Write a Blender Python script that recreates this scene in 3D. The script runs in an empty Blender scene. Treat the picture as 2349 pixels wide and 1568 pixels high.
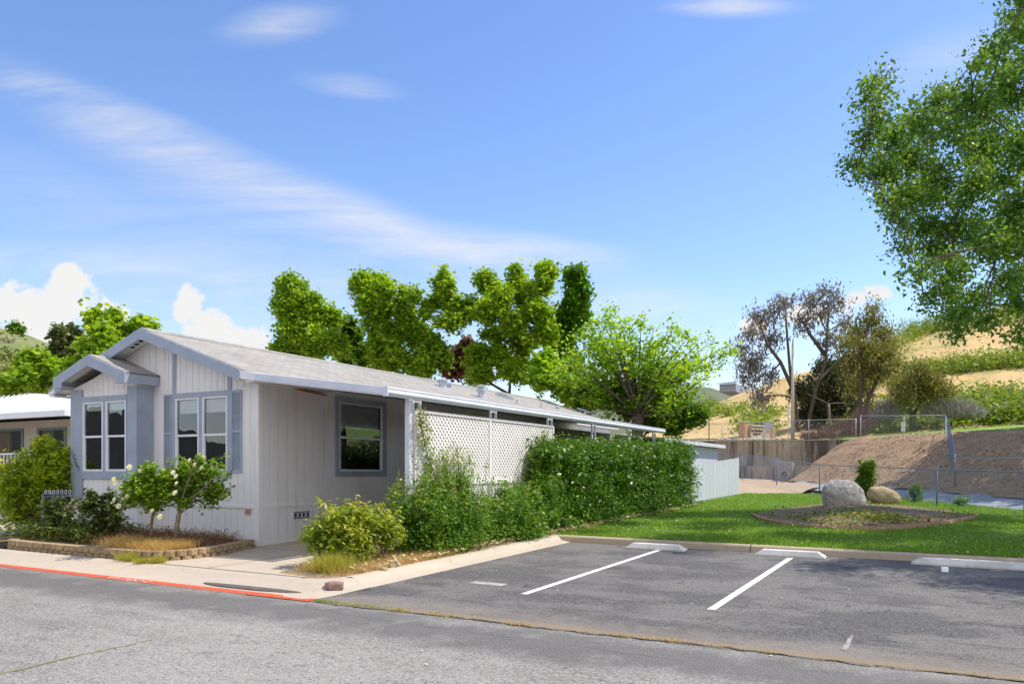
import bpy, math, random
import numpy as np
from mathutils import Vector, Matrix
S = bpy.context.scene
R = math.radians
rng = np.random.default_rng(11)
random.seed(5)

# ---------------------------------------------------------------- camera, sky, sun, exposure
YAW = R(28.4)
CF = np.array([-math.sin(YAW), math.cos(YAW), 0.0])     # forward
CR = np.array([math.cos(YAW), math.sin(YAW), 0.0])      # right
CZ = 2.0
cam_d = bpy.data.cameras.new("camera"); cam = bpy.data.objects.new("camera", cam_d)
S.collection.objects.link(cam); S.camera = cam
cam.location = (0, 0, CZ); cam.rotation_euler = (R(90), 0, YAW)
cam_d.sensor_width = 36; cam_d.lens = 28.27; cam_d.shift_y = 0.1269
cam_d.clip_start = 0.1; cam_d.clip_end = 6000
S.view_settings.view_transform = 'Standard'; S.view_settings.look = 'None'
S.view_settings.exposure = 0.74; S.view_settings.gamma = 1
SUN = Vector((1.6, 1.25, 3.1)).normalized()
sd = bpy.data.lights.new("sun", 'SUN'); so = bpy.data.objects.new("sun", sd); S.collection.objects.link(so)
sd.energy = 3.2; sd.angle = R(0.53); sd.color = (1.0, 0.94, 0.84)
so.location = (10, 10, 40); so.rotation_euler = (-SUN).to_track_quat('-Z', 'Y').to_euler()

wd = bpy.data.worlds.new("World"); S.world = wd; wd.use_nodes = True
nt = wd.node_tree; nt.nodes.clear()
def wn(t, **k):
    n = nt.nodes.new(t)
    for a, b in k.items(): setattr(n, a, b)
    return n
L = nt.links.new
sky = wn('ShaderNodeTexSky', sky_type='NISHITA', sun_disc=False)
sky.sun_elevation = math.asin(SUN.z); sky.sun_rotation = math.atan2(SUN.x, SUN.y)
sky.air_density = 1.0; sky.dust_density = 0.3; sky.ozone_density = 2.0
hs = wn('ShaderNodeHueSaturation'); hs.inputs['Saturation'].default_value = 1.17; hs.inputs['Value'].default_value = .92; hs.inputs['Hue'].default_value = 0.506
L(sky.outputs[0], hs.inputs['Color'])
wb_ = wn('ShaderNodeMix', data_type='RGBA', blend_type='MULTIPLY'); wb_.inputs[0].default_value = 1; wb_.inputs[7].default_value = (1.06, .985, .99, 1); L(hs.outputs[0], wb_.inputs[6])
bg = wn('ShaderNodeBackground'); bg.inputs[1].default_value = 0.15
L(wb_.outputs[2], bg.inputs[0])
tc = wn('ShaderNodeTexCoord')
def wdot(v):
    n = wn('ShaderNodeVectorMath', operation='DOT_PRODUCT'); L(tc.outputs['Generated'], n.inputs[0]); n.inputs[1].default_value = v; return n.outputs['Value']
def wm(op, a, b=None, clamp=False):
    n = wn('ShaderNodeMath', operation=op, use_clamp=clamp)
    for i, v in enumerate((a, b)):
        if v is None: continue
        if isinstance(v, (int, float)): n.inputs[i].default_value = v
        else: L(v, n.inputs[i])
    return n.outputs[0]
az0 = wm('MAXIMUM', wdot(tuple(CF)), 0.05)
kx = wm('DIVIDE', wdot(tuple(CR)), az0); kb = wm('DIVIDE', wdot((0, 0, 1)), az0)
cmb = wn('ShaderNodeCombineXYZ'); L(kx, cmb.inputs[0]); L(kb, cmb.inputs[1])
def noise(scale, detail=6, rough=.6, sx=1, sy=1, rot=0, dist=0):
    mp = wn('ShaderNodeMapping'); mp.inputs['Scale'].default_value = (sx, sy, 1); mp.inputs['Rotation'].default_value = (0, 0, rot)
    L(cmb.outputs[0], mp.inputs[0])
    n = wn('ShaderNodeTexNoise'); n.inputs['Scale'].default_value = scale; n.inputs['Detail'].default_value = detail
    n.inputs['Roughness'].default_value = rough; n.inputs['Distortion'].default_value = dist
    L(mp.outputs[0], n.inputs['Vector']); return n.outputs[0]
def ell(x, y, rx, ry, rot=0, edge=0.0):
    """soft elliptic cloud area: centre and radii given as tangents of the direction"""
    mp = wn('ShaderNodeMapping', vector_type='TEXTURE')
    mp.inputs['Location'].default_value = ((x - 1174) / 1845, (1082 - y) / 1845, 0)
    mp.inputs['Rotation'].default_value = (0, 0, -R(rot)); mp.inputs['Scale'].default_value = (rx / 1845, ry / 1845, 1)
    L(cmb.outputs[0], mp.inputs[0])
    ln = wn('ShaderNodeVectorMath', operation='LENGTH'); L(mp.outputs[0], ln.inputs[0])
    mr = wn('ShaderNodeMapRange', interpolation_type='SMOOTHSTEP')
    mr.inputs['From Min'].default_value = 1.0; mr.inputs['From Max'].default_value = edge
    L(ln.outputs['Value'], mr.inputs['Value']); return mr.outputs[0]
n1 = noise(16, 10, .62, dist=.35)
n3 = noise(3.0, 5, .5)
nwarp = wm('ADD', wm('MULTIPLY', noise(5, 8, .62, sx=.5, sy=2.0, rot=R(20), dist=1.2), .74), wm('MULTIPLY', noise(16, 10, .68, sx=.3, sy=3.2, rot=R(22), dist=.9), .26))
cum = None
for e in [(120, 700, 220, 115, 0), (150, 655, 115, 70, 0), (30, 700, 120, 70, 0), (250, 720, 80, 75, 0), (440, 695, 70, 75, 0), (480, 745, 110, 95, 0), (560, 790, 130, 90, 0), (420, 720, 40, 40, 0),
          (1960, 690, 130, 50, 0), (1830, 720, 110, 45, 0), (1740, 745, 60, 40, 0), (2010, 670, 70, 32, 0), (90, 780, 300, 70, 0), (430, 820, 300, 70, 0)]:
    v = ell(*e); cum = v if cum is None else wm('MAXIMUM', cum, v)
cm = wm('ADD', wm('ADD', cum, wm('MULTIPLY', wm('MULTIPLY', cum, 6, clamp=True), .33)), wm('MULTIPLY', wm('SUBTRACT', n1, 0.5), 2.9))
mr = wn('ShaderNodeMapRange', interpolation_type='SMOOTHSTEP'); mr.inputs['From Min'].default_value = .60; mr.inputs['From Max'].default_value = .98
L(cm, mr.inputs['Value']); cumd = wm('MULTIPLY', mr.outputs[0], 0.97)
cir = None
for a, e in [(.8, (640, 55, 190, 62, -8)), (.55, (800, 195, 170, 40, 8)), (.85, (1680, 15, 210, 36, 0)), (.62, (330, 330, 560, 110, 24)), (.6, (800, 480, 520, 75, 20)), (.5, (560, 410, 760, 85, 24)), (.5, (1000, 560, 700, 80, 8)), (.4, (250, 250, 500, 50, 18)),
             (.75, (1150, 565, 420, 55, 6)), (.5, (1480, 700, 230, 60, 0)), (.35, (2150, 150, 300, 110, -20)), (.55, (100, 590, 420, 60, 0)), (.35, (420, 625, 300, 20, 5)), (.5, (600, 660, 1100, 200, 0)), (.4, (1500, 850, 1700, 260, 0)), (.3, (150, 450, 800, 150, 12))]:
    v = wm('MULTIPLY', ell(*e), a); cir = v if cir is None else wm('ADD', cir, wm('MULTIPLY', v, wm('SUBTRACT', 1.0, cir)))
cird = wm('MULTIPLY', cir, wm('ADD', wm('MULTIPLY', nwarp, 3.2), -1.05, ), clamp=True)
cird = wm('MULTIPLY', cird, 0.95)
# broken white cloud added behind the camera as fill light; also shows in panes
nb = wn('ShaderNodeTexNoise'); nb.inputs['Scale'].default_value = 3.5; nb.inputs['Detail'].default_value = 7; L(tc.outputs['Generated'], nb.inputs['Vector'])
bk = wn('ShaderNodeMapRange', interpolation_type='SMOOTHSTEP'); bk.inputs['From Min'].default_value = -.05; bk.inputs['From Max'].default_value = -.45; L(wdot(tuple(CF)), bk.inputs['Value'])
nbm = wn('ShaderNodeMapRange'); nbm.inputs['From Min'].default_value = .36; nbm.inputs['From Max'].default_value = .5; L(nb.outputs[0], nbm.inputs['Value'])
back_fill = wm('MULTIPLY', bk.outputs[0], nbm.outputs[0])
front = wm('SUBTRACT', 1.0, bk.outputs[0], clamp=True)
cl = wm('MAXIMUM', wm('MULTIPLY', wm('MAXIMUM', cumd, cird), front), back_fill, clamp=True)
bgc = wn('ShaderNodeBackground')
cmix = wn('ShaderNodeMix', data_type='RGBA'); cmix.inputs[6].default_value = (.74, .82, .96, 1); cmix.inputs[7].default_value = (1, .99, .97, 1)
L(wm('MULTIPLY', wm('ADD', n1, n3), .95, clamp=True), cmix.inputs[0]); L(cmix.outputs[2], bgc.inputs[0]); L(wm('ADD', .55, wm('MULTIPLY', back_fill, .25)), bgc.inputs[1])
ms = wn('ShaderNodeMixShader'); L(cl, ms.inputs[0]); L(bg.outputs[0], ms.inputs[1]); L(bgc.outputs[0], ms.inputs[2])
wo = wn('ShaderNodeOutputWorld'); L(ms.outputs[0], wo.inputs[0])

# ---------------------------------------------------------------- survey helpers (photo bearings -> real positions)
def P(x, y, d):
    p = d * CF + (x - 1174) / 1845 * d * CR
    return Vector((p[0], p[1], CZ + (1082 - y) / 1845 * d))
def G(X, Y):
    d = CF[0] * X + CF[1] * Y
    return 0.0195 * max(-30.0, min(d, 70.0))
def gp(x, y, h=0.0):
    d = 1845 * (2 - h) / (y - 1046)
    p = d * CF + (x - 1174) / 1845 * d * CR
    return Vector((p[0], p[1], G(p[0], p[1]) + h))
def onX(x, X):
    k = (x - 1174) / 1845; d = X / (CF[0] + CR[0] * k); return (CF[1] + CR[1] * k) * d, d
def onY(x, Y):
    k = (x - 1174) / 1845; d = Y / (CF[1] + CR[1] * k); return (CF[0] + CR[0] * k) * d, d
def zat(y, d): return CZ + (1082 - y) / 1845 * d

# ---------------------------------------------------------------- materials
MATS = {}
def nodes(m):
    m.use_nodes = True; t = m.node_tree; t.nodes.clear(); return t
def mat(name, col, rough=.6, col2=None, nscale=6, bump=0, bscale=None, metal=0, spec=.4, detail=5, streak=None, contrast=(.35, .65), distort=0):
    if name in MATS: return MATS[name]
    m = bpy.data.materials.new(name); t = nodes(m); N = t.nodes.new; K = t.links.new
    o = N('ShaderNodeOutputMaterial'); b = N('ShaderNodeBsdfPrincipled'); K(b.outputs[0], o.inputs[0])
    b.inputs['Roughness'].default_value = rough; b.inputs['Metallic'].default_value = metal; b.inputs['Specular IOR Level'].default_value = spec
    c = N('ShaderNodeTexCoord')
    if col2 is None: col2 = tuple(v * .86 for v in col)
    n = N('ShaderNodeTexNoise'); n.inputs['Scale'].default_value = nscale; n.inputs['Detail'].default_value = detail; n.inputs['Roughness'].default_value = .62; n.inputs['Distortion'].default_value = distort
    if streak:
        mp = N('ShaderNodeMapping'); mp.inputs['Scale'].default_value = streak; K(c.outputs['Object'], mp.inputs[0]); K(mp.outputs[0], n.inputs['Vector'])
    else: K(c.outputs['Object'], n.inputs['Vector'])
    r = N('ShaderNodeMapRange'); r.inputs['From Min'].default_value = contrast[0]; r.inputs['From Max'].default_value = contrast[1]; K(n.outputs[0], r.inputs['Value'])
    mx = N('ShaderNodeMix'); mx.data_type = 'RGBA'; mx.inputs[6].default_value = (*col, 1); mx.inputs[7].default_value = (*col2, 1); K(r.outputs[0], mx.inputs[0])
    K(mx.outputs[2], b.inputs['Base Color'])
    if bump:
        n2 = N('ShaderNodeTexNoise'); n2.inputs['Scale'].default_value = bscale or nscale * 6; n2.inputs['Detail'].default_value = 6; K(c.outputs['Object'], n2.inputs['Vector'])
        bp = N('ShaderNodeBump'); bp.inputs['Strength'].default_value = bump; bp.inputs['Distance'].default_value = .02; K(n2.outputs[0], bp.inputs['Height']); K(bp.outputs[0], b.inputs['Normal'])
    MATS[name] = m; return m
def multi(name, layers, base, rough=.85, bump=.3, bscale=60, bdist=.01):
    """base colour then layers (colour, scale, lo, hi, stretch, amount[, detail]) mixed by noise"""
    if name in MATS: return MATS[name]
    m = bpy.data.materials.new(name); t = nodes(m); N = t.nodes.new; K = t.links.new
    o = N('ShaderNodeOutputMaterial'); b = N('ShaderNodeBsdfPrincipled'); K(b.outputs[0], o.inputs[0])
    b.inputs['Roughness'].default_value = rough; b.inputs['Specular IOR Level'].default_value = .25
    c = N('ShaderNodeTexCoord'); cur = None
    for i, l in enumerate(layers):
        col, sc, lo, hi, st, am = l[:6]
        mp = N('ShaderNodeMapping'); mp.inputs['Scale'].default_value = st; mp.inputs['Location'].default_value = (i * 13.7, i * 5.1, i * 3.3); K(c.outputs['Object'], mp.inputs[0])
        n = N('ShaderNodeTexNoise'); n.inputs['Scale'].default_value = sc; n.inputs['Detail'].default_value = l[6] if len(l) > 6 else 7; n.inputs['Roughness'].default_value = .65; K(mp.outputs[0], n.inputs['Vector'])
        r = N('ShaderNodeMapRange'); r.interpolation_type = 'SMOOTHSTEP'; r.inputs['From Min'].default_value = lo; r.inputs['From Max'].default_value = hi; r.inputs['To Max'].default_value = am; K(n.outputs[0], r.inputs['Value'])
        mx = N('ShaderNodeMix'); mx.data_type = 'RGBA'; mx.inputs[7].default_value = (*col, 1); K(r.outputs[0], mx.inputs[0])
        if cur is None: mx.inputs[6].default_value = (*base, 1)
        else: K(cur, mx.inputs[6])
        cur = mx.outputs[2]
    K(cur, b.inputs['Base Color'])
    n2 = N('ShaderNodeTexNoise'); n2.inputs['Scale'].default_value = bscale; n2.inputs['Detail'].default_value = 6; K(c.outputs['Object'], n2.inputs['Vector'])
    bp = N('ShaderNodeBump'); bp.inputs['Strength'].default_value = bump; bp.inputs['Distance'].default_value = bdist; K(n2.outputs[0], bp.inputs['Height']); K(bp.outputs[0], b.inputs['Normal'])
    MATS[name] = m; return m
def ymask_add(m, col, y0, y1, am, axis=1, nscale=3):
    """add a dirt band to a material between two places on the ground (true stain)"""
    t = m.node_tree; N = t.nodes.new; K = t.links.new
    b = [n for n in t.nodes if n.type == 'BSDF_PRINCIPLED'][0]; src = b.inputs['Base Color'].links[0].from_socket
    c = N('ShaderNodeTexCoord'); s = N('ShaderNodeSeparateXYZ'); K(c.outputs['Object'], s.inputs[0])
    n = N('ShaderNodeTexNoise'); n.inputs['Scale'].default_value = nscale; n.inputs['Detail'].default_value = 7; K(c.outputs['Object'], n.inputs['Vector'])
    a = N('ShaderNodeMath'); a.operation = 'SUBTRACT'; K(s.outputs[axis], a.inputs[0]); a.inputs[1].default_value = (y0 + y1) / 2
    ab = N('ShaderNodeMath'); ab.operation = 'ABSOLUTE'; K(a.outputs[0], ab.inputs[0])
    r = N('ShaderNodeMapRange'); r.inputs['From Min'].default_value = abs(y1 - y0) / 2; r.inputs['From Max'].default_value = 0; K(ab.outputs[0], r.inputs['Value'])
    mu = N('ShaderNodeMath'); mu.operation = 'MULTIPLY'; K(r.outputs[0], mu.inputs[0]); K(n.outputs[0], mu.inputs[1])
    r2 = N('ShaderNodeMapRange'); r2.inputs['From Min'].default_value = .12; r2.inputs['From Max'].default_value = .38; r2.inputs['To Max'].default_value = am; K(mu.outputs[0], r2.inputs['Value'])
    mx = N('ShaderNodeMix'); mx.data_type = 'RGBA'; mx.inputs[7].default_value = (*col, 1); K(src, mx.inputs[6]); K(r2.outputs[0], mx.inputs[0]); K(mx.outputs[2], b.inputs['Base Color'])
def leafmat(name, ca, cb, cc=None, trans=.35, gloss=.35):
    if name in MATS: return MATS[name]
    m = bpy.data.materials.new(name); t = nodes(m); N = t.nodes.new; K = t.links.new
    o = N('ShaderNodeOutputMaterial'); a = N('ShaderNodeAttribute'); a.attribute_name = 'v'
    cr = N('ShaderNodeValToRGB'); K(a.outputs['Fac'], cr.inputs[0])
    cr.color_ramp.elements[0].color = (*ca, 1); cr.color_ramp.elements[1].color = (*cb, 1); cr.color_ramp.elements[1].position = .8
    if cc: e = cr.color_ramp.elements.new(1.0); e.color = (*cc, 1)
    b = N('ShaderNodeBsdfPrincipled'); b.inputs['Roughness'].default_value = gloss; b.inputs['Specular IOR Level'].default_value = .35; K(cr.outputs[0], b.inputs['Base Color'])
    tr = N('ShaderNodeBsdfTranslucent'); g = N('ShaderNodeMix'); g.data_type = 'RGBA'; g.blend_type = 'MULTIPLY'; g.inputs[0].default_value = 1; g.inputs[7].default_value = (1.5, 1.35, .5, 1); K(cr.outputs[0], g.inputs[6]); K(g.outputs[2], tr.inputs[0])
    mx = N('ShaderNodeMixShader'); mx.inputs[0].default_value = trans; K(b.outputs[0], mx.inputs[1]); K(tr.outputs[0], mx.inputs[2]); K(mx.outputs[0], o.inputs[0])
    MATS[name] = m; return m
def glass():
    if 'glass' in MATS: return MATS['glass']
    m = bpy.data.materials.new('window_glass'); t = nodes(m); N = t.nodes.new; K = t.links.new
    o = N('ShaderNodeOutputMaterial'); tr = N('ShaderNodeBsdfTransparent'); tr.inputs[0].default_value = (.9, .92, .95, 1)
    gl = N('ShaderNodeBsdfGlossy'); gl.inputs['Roughness'].default_value = .012; gl.inputs[0].default_value = (.9, .93, 1, 1)
    c = N('ShaderNodeTexCoord'); n = N('ShaderNodeTexNoise'); n.inputs['Scale'].default_value = 1.6; n.inputs['Detail'].default_value = 1; K(c.outputs['Object'], n.inputs['Vector'])
    bp = N('ShaderNodeBump'); bp.inputs['Strength'].default_value = .25; bp.inputs['Distance'].default_value = .02; K(n.outputs[0], bp.inputs['Height']); K(bp.outputs[0], gl.inputs['Normal'])
    f = N('ShaderNodeFresnel'); f.inputs[0].default_value = 1.75
    a = N('ShaderNodeMath'); a.operation = 'MULTIPLY'; a.inputs[1].default_value = 1.5; a.use_clamp = True; K(f.outputs[0], a.inputs[0])
    mx = N('ShaderNodeMixShader'); K(a.outputs[0], mx.inputs[0]); K(tr.outputs[0], mx.inputs[1]); K(gl.outputs[0], mx.inputs[2]); K(mx.outputs[0], o.inputs[0])
    MATS['glass'] = m; return m
WHITE = multi('white_siding_paint', [((.75, .73, .73), 1.1, .42, .64, (1, 1, .5), .7), ((.56, .53, .51), 2.6, .56, .74, (1.5, 1.5, .18), .5), ((.5, .45, .4), 9, .66, .74, (1, 1, .35), .4)], (.83, .81, .81), rough=.6, bump=.15, bscale=40)
BLUE = mat('blue_grey_trim_paint', (.37, .42, .51), .55, (.31, .36, .45), 3, .1, 50)
VINYL = mat('white_vinyl', (.82, .83, .86), .4, (.74, .75, .8), 3)
LATT = mat('white_lattice_paint', (.88, .84, .82), .5, (.8, .76, .74), 2)
GUT = mat('grey_white_gutter_metal', (.70, .72, .80), .35, (.6, .63, .72), 1.5, spec=.5)
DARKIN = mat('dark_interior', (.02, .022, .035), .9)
BLIND = mat('white_roller_blind', (.9, .88, .84), .8)
CONC = multi('concrete', [((.53, .43, .32), 1.2, .4, .7, (1, 1, 1), .7), ((.30, .25, .19), 5, .56, .72, (1, 1, 1), .6), ((.56, .49, .40), 45, .5, .7, (1, 1, 1), .5)], (.45, .385, .31), bump=.25, bscale=90)
CONCD = multi('concrete_kerb', [((.50, .39, .26), 1.5, .4, .65, (1, 1, 1), .7), ((.24, .2, .16), 5, .55, .75, (1, 1, 1), .6), ((.5, .46, .4), 60, .5, .7, (1, 1, 1), .5)], (.42, .34, .25), bump=.35, bscale=70)
BARK = mat('bark', (.16, .12, .09), .9, (.07, .055, .045), 8, .6, 20)
BARKL = mat('pale_bark', (.34, .27, .2), .85, (.16, .12, .09), 5, .5, 18)
STEEL = mat('galvanised_steel', (.50, .52, .54), .45, (.38, .4, .43), 8, metal=.4)
STEELB = mat('blue_galvanised_steel', (.2, .25, .36), .5, (.15, .19, .28), 8, metal=.3)

# ---------------------------------------------------------------- mesh building
class MB:
    def __init__(s): s.v = []; s.f = []; s.mi = []; s.m = 0
    def add(s, vs, fs):
        o = len(s.v); s.v += [tuple(p) for p in vs]; s.f += [tuple(i + o for i in f) for f in fs]; s.mi += [s.m] * len(fs)
    def box(s, a, b, M=None):
        x0, y0, z0 = [min(a[i], b[i]) for i in range(3)]; x1, y1, z1 = [max(a[i], b[i]) for i in range(3)]
        vs = [Vector(p) for p in ((x0, y0, z0), (x1, y0, z0), (x1, y1, z0), (x0, y1, z0), (x0, y0, z1), (x1, y0, z1), (x1, y1, z1), (x0, y1, z1))]
        if M: vs = [M @ p for p in vs]
        s.add(vs, [(0, 3, 2, 1), (4, 5, 6, 7), (0, 1, 5, 4), (1, 2, 6, 5), (2, 3, 7, 6), (3, 0, 4, 7)])
    def prism(s, poly, e):
        """poly: list of 3D points, extruded by vector e"""
        n = len(poly); e = Vector(e); a = [Vector(p) for p in poly]; b = [p + e for p in a]
        s.add(a + b, [tuple(range(n))[::-1], tuple(range(n, 2 * n))] + [(i, (i + 1) % n, (i + 1) % n + n, i + n) for i in range(n)])
    def tube(s, pts, r, n=8, cap=True):
        pts = [Vector(p) for p in pts]; rs = r if isinstance(r, (list, tuple)) else [r] * len(pts)
        rings = []; up = Vector((0, 0, 1))
        for i, p in enumerate(pts):
            t = (pts[min(i + 1, len(pts) - 1)] - pts[max(i - 1, 0)]).normalized()
            ref = up if abs(t.z) < .9 else Vector((1, 0, 0))
            a = t.cross(ref).normalized(); b = t.cross(a)
            rings.append([p + (a * math.cos(2 * math.pi * j / n) + b * math.sin(2 * math.pi * j / n)) * rs[i] for j in range(n)])
        vs = [q for rg in rings for q in rg]; fs = []
        for i in range(len(pts) - 1):
            for j in range(n): fs.append((i * n + j, i * n + (j + 1) % n, (i + 1) * n + (j + 1) % n, (i + 1) * n + j))
        if cap: fs += [tuple(range(n))[::-1], tuple(range((len(pts) - 1) * n, len(pts) * n))]
        s.add(vs, fs)
    def build(s, name, m, parent=None, smooth=False, bevel=0):
        me = bpy.data.meshes.new(name); me.from_pydata(s.v, [], s.f); me.update()
        for q in (m if isinstance(m, list) else [m]): me.materials.append(q)
        if isinstance(m, list): me.polygons.foreach_set('material_index', s.mi)
        if smooth: me.polygons.foreach_set('use_smooth', [True] * len(me.polygons))
        o = bpy.data.objects.new(name, me); S.collection.objects.link(o)
        if parent:
            o.parent = parent; o.matrix_parent_inverse = Matrix.Translation(-parent.location)
        if bevel:
            bv = o.modifiers.new('bevel', 'BEVEL'); bv.width = bevel; bv.segments = 2; bv.limit_method = 'ANGLE'
        return o
def tag(o, label=None, cat=None, group=None, kind=None):
    if label: o['label'] = label
    if cat: o['category'] = cat
    if group: o['group'] = group
    if kind: o['kind'] = kind
    return o
def empty(name, loc, label, cat, group=None):
    o = bpy.data.objects.new(name, None); S.collection.objects.link(o); o.location = loc; o.empty_display_size = .2
    return tag(o, label, cat, group)
def copy_tree(o, parent=None, dloc=None):
    c = o.copy(); S.collection.objects.link(c)
    if parent: c.parent = parent
    for ch in o.children: copy_tree(ch, c)
    return c

def sheet(name, xs, ys, zf, m, kind='structure', keep=None):
    xs = np.asarray(xs); ys = np.asarray(ys); b = MB(); idx = {}
    for j, y in enumerate(ys):
        for i, x in enumerate(xs): b.v.append((x, y, zf(x, y)))
    nx = len(xs)
    for j in range(len(ys) - 1):
        for i in range(nx - 1):
            if keep and not keep((xs[i] + xs[i + 1]) / 2, (ys[j] + ys[j + 1]) / 2): continue
            b.f.append((j * nx + i, j * nx + i + 1, (j + 1) * nx + i + 1, (j + 1) * nx + i))
    o = b.build(name, m, smooth=True); tag(o, kind=kind); return o
def poly_sheet(name, pts, h, m, kind='structure', skirt=0):
    """flat polygon that follows the sloping ground, h above it"""
    b = MB(); top = [Vector((p[0], p[1], G(p[0], p[1]) + h)) for p in pts]
    if skirt: b.prism([p - Vector((0, 0, skirt)) for p in top], (0, 0, skirt))
    else: b.add(top, [tuple(range(len(top)))])
    o = b.build(name, m)
    if kind: tag(o, kind=kind)
    return o

# ---------------------------------------------------------------- leaves
def leaf_mesh(name, C, size, m, parent=None, var=None, aspect=.55, up=.35, jitter=.35, droop=0, nrm=None):
    """one quad leaf per centre in C (N,3), real little blades"""
    N = len(C); nr = rng.normal(size=(N, 3)); nr[:, 2] = np.abs(nr[:, 2]) + up * 2
    if nrm is not None: nr = nr * .6 + nrm * 1.2
    nr /= np.linalg.norm(nr, axis=1)[:, None]
    t = rng.normal(size=(N, 3)); t[:, 2] -= droop; t -= (t * nr).sum(1)[:, None] * nr; t /= np.linalg.norm(t, axis=1)[:, None] + 1e-9
    b = np.cross(nr, t); s = size * (1 + jitter * rng.normal(size=N)).clip(.4, 1.9)
    s = s[:, None]
    V = np.empty((N, 4, 3)); V[:, 0] = C - t * s * .5; V[:, 1] = C + b * s * aspect * .5 + nr * s * .08; V[:, 2] = C + t * s * .5; V[:, 3] = C - b * s * aspect * .5 + nr * s * .08
    me = bpy.data.meshes.new(name); me.vertices.add(N * 4); me.loops.add(N * 4); me.polygons.add(N)
    me.vertices.foreach_set('co', V.reshape(-1)); me.loops.foreach_set('vertex_index', np.arange(N * 4, dtype=np.int32))
    me.polygons.foreach_set('loop_start', np.arange(0, N * 4, 4, dtype=np.int32)); me.polygons.foreach_set('loop_total', np.full(N, 4, dtype=np.int32))
    me.update(calc_edges=True)
    a = me.attributes.new('v', 'FLOAT', 'FACE'); vv = rng.random(N) if var is None else var
    a.data.foreach_set('value', np.clip(vv, 0, 1).astype(np.float32)); me.materials.append(m)
    o = bpy.data.objects.new(name, me); S.collection.objects.link(o)
    if parent: o.parent = parent; o.matrix_parent_inverse = Matrix.Translation(-parent.location)
    return o
def cloud(blobs, n, clump=.3, shell=.45, per=26):
    """blobs: (centre, radii). leaves in small clumps spread through ellipsoids"""
    vol = np.array([max(1e-4, (r[0] * r[1] * r[2])) ** .72 for c, r in blobs]); vol /= vol.sum(); out = []; var = []
    for (c, r), w in zip(blobs, vol):
        nc = max(4, int(n * w / per)); d = rng.normal(size=(nc, 3)); d /= np.linalg.norm(d, axis=1)[:, None]
        rad = rng.random(nc) ** shell * (1 + .12 * rng.normal(size=nc))
        cc = np.array(c) + d * rad[:, None] * np.array(r)
        k = rng.poisson(per, nc).clip(3); tot = k.sum(); ce = np.repeat(cc, k, axis=0)
        out.append(ce + rng.normal(size=(tot, 3)) * clump * np.repeat(.6 + .8 * rng.random(nc), k)[:, None])
        cv = np.repeat(rng.random(nc), k); var.append(.55 * cv + .45 * rng.random(tot))
    return np.concatenate(out), np.concatenate(var)
def limb(b, p0, p1, r0, r1, bend=.12, seg=6, n=7):
    p0, p1 = Vector(p0), Vector(p1); ln = (p1 - p0).length
    off = Vector((random.uniform(-1, 1), random.uniform(-1, 1), random.uniform(0, .6))) * bend * ln; pts = []; rs = []
    for i in range(seg + 1):
        t = i / seg; pts.append(p0.lerp(p1, t) + off * math.sin(math.pi * t)); rs.append(r0 + (r1 - r0) * t)
    b.tube(pts, rs, n); return pts
def pxblobs(bl, d, depthk=1.0, dz=1.0):
    o = []
    for q in bl:
        x, y, rx, ry = q[:4]; dd = d + (q[4] if len(q) > 4 else random.uniform(-1, 1) * dz)
        s = dd / 1845; o.append((P(x, y, dd), (rx * s, (rx + ry) / 2 * s * depthk, ry * s)))
    return o
def tree(name, label, cat, base, blobs, n, leaf, m, bark=BARK, tr=.22, fork=.45, clump=.3, group=None, trunks=None, droop=0, up=.35, shell=.45, aspect=.6, per=26, limbs=True, lr=.045, sc=1.0, sat=0):
    blobs = [(Vector(c), tuple(q * sc for q in r_)) for c, r_ in blobs]; leafb = list(blobs)
    for c, r_ in blobs:
        for k in range(sat):
            d_ = Vector((random.gauss(0, 1), random.gauss(0, 1), random.gauss(.25, 1))).normalized(); leafb.append((c + Vector((d_.x * r_[0], d_.y * r_[1], d_.z * r_[2])) * random.uniform(.85, 1.15), tuple(q * random.uniform(.28, .48) for q in r_)))
    e = empty(name, base, label, cat, group); b = MB(); base = Vector(base); blobs = [(Vector(c), r) for c, r in blobs]
    top = sum((c for c, r in blobs), Vector()) / len(blobs); tops = max(c.z for c, r in blobs)
    fk = Vector((base.x * .7 + top.x * .3, base.y * .7 + top.y * .3, base.z + (tops - base.z) * fork))
    if trunks:
        pts0 = []
        for tk in trunks:
            rs = [tr * (1 - .6 * i / (len(tk) - 1)) for i in range(len(tk))]; b.tube(tk, rs, 9); pts0 += [(Vector(p), r) for p, r in list(zip(tk, rs))[1:]]
    else:
        pts0 = [(p, tr * .6) for p in limb(b, base, fk, tr, tr * .6, .04)[3:]]
    if limbs:
        for c, r in sorted(blobs, key=lambda q: (q[0] - pts0[0][0]).length):
            near = min(pts0, key=lambda q: (q[0] - c).length + .15 * (q[0] - pts0[0][0]).length)
            r0_ = min(lr * 2.2, max(.02, near[1] * .6)); ps = limb(b, near[0], c, r0_, max(.012, r0_ * .5), .14); pts0.append((c, r0_ * .7))
            for k in range(3):
                q = c + Vector((random.uniform(-1, 1) * r[0], random.uniform(-1, 1) * r[1], random.uniform(-.2, 1) * r[2])) * .8
                limb(b, ps[3 + k], q, .022, .006, .1, 4, 5)
    b.build('trunk', bark, e, smooth=True)
    C, v = cloud([(tuple(c), r) for c, r in leafb], n, clump, shell, per)
    leaf_mesh('crown', C, leaf, m, e, v, aspect=aspect, up=up, droop=droop)
    return e

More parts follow.
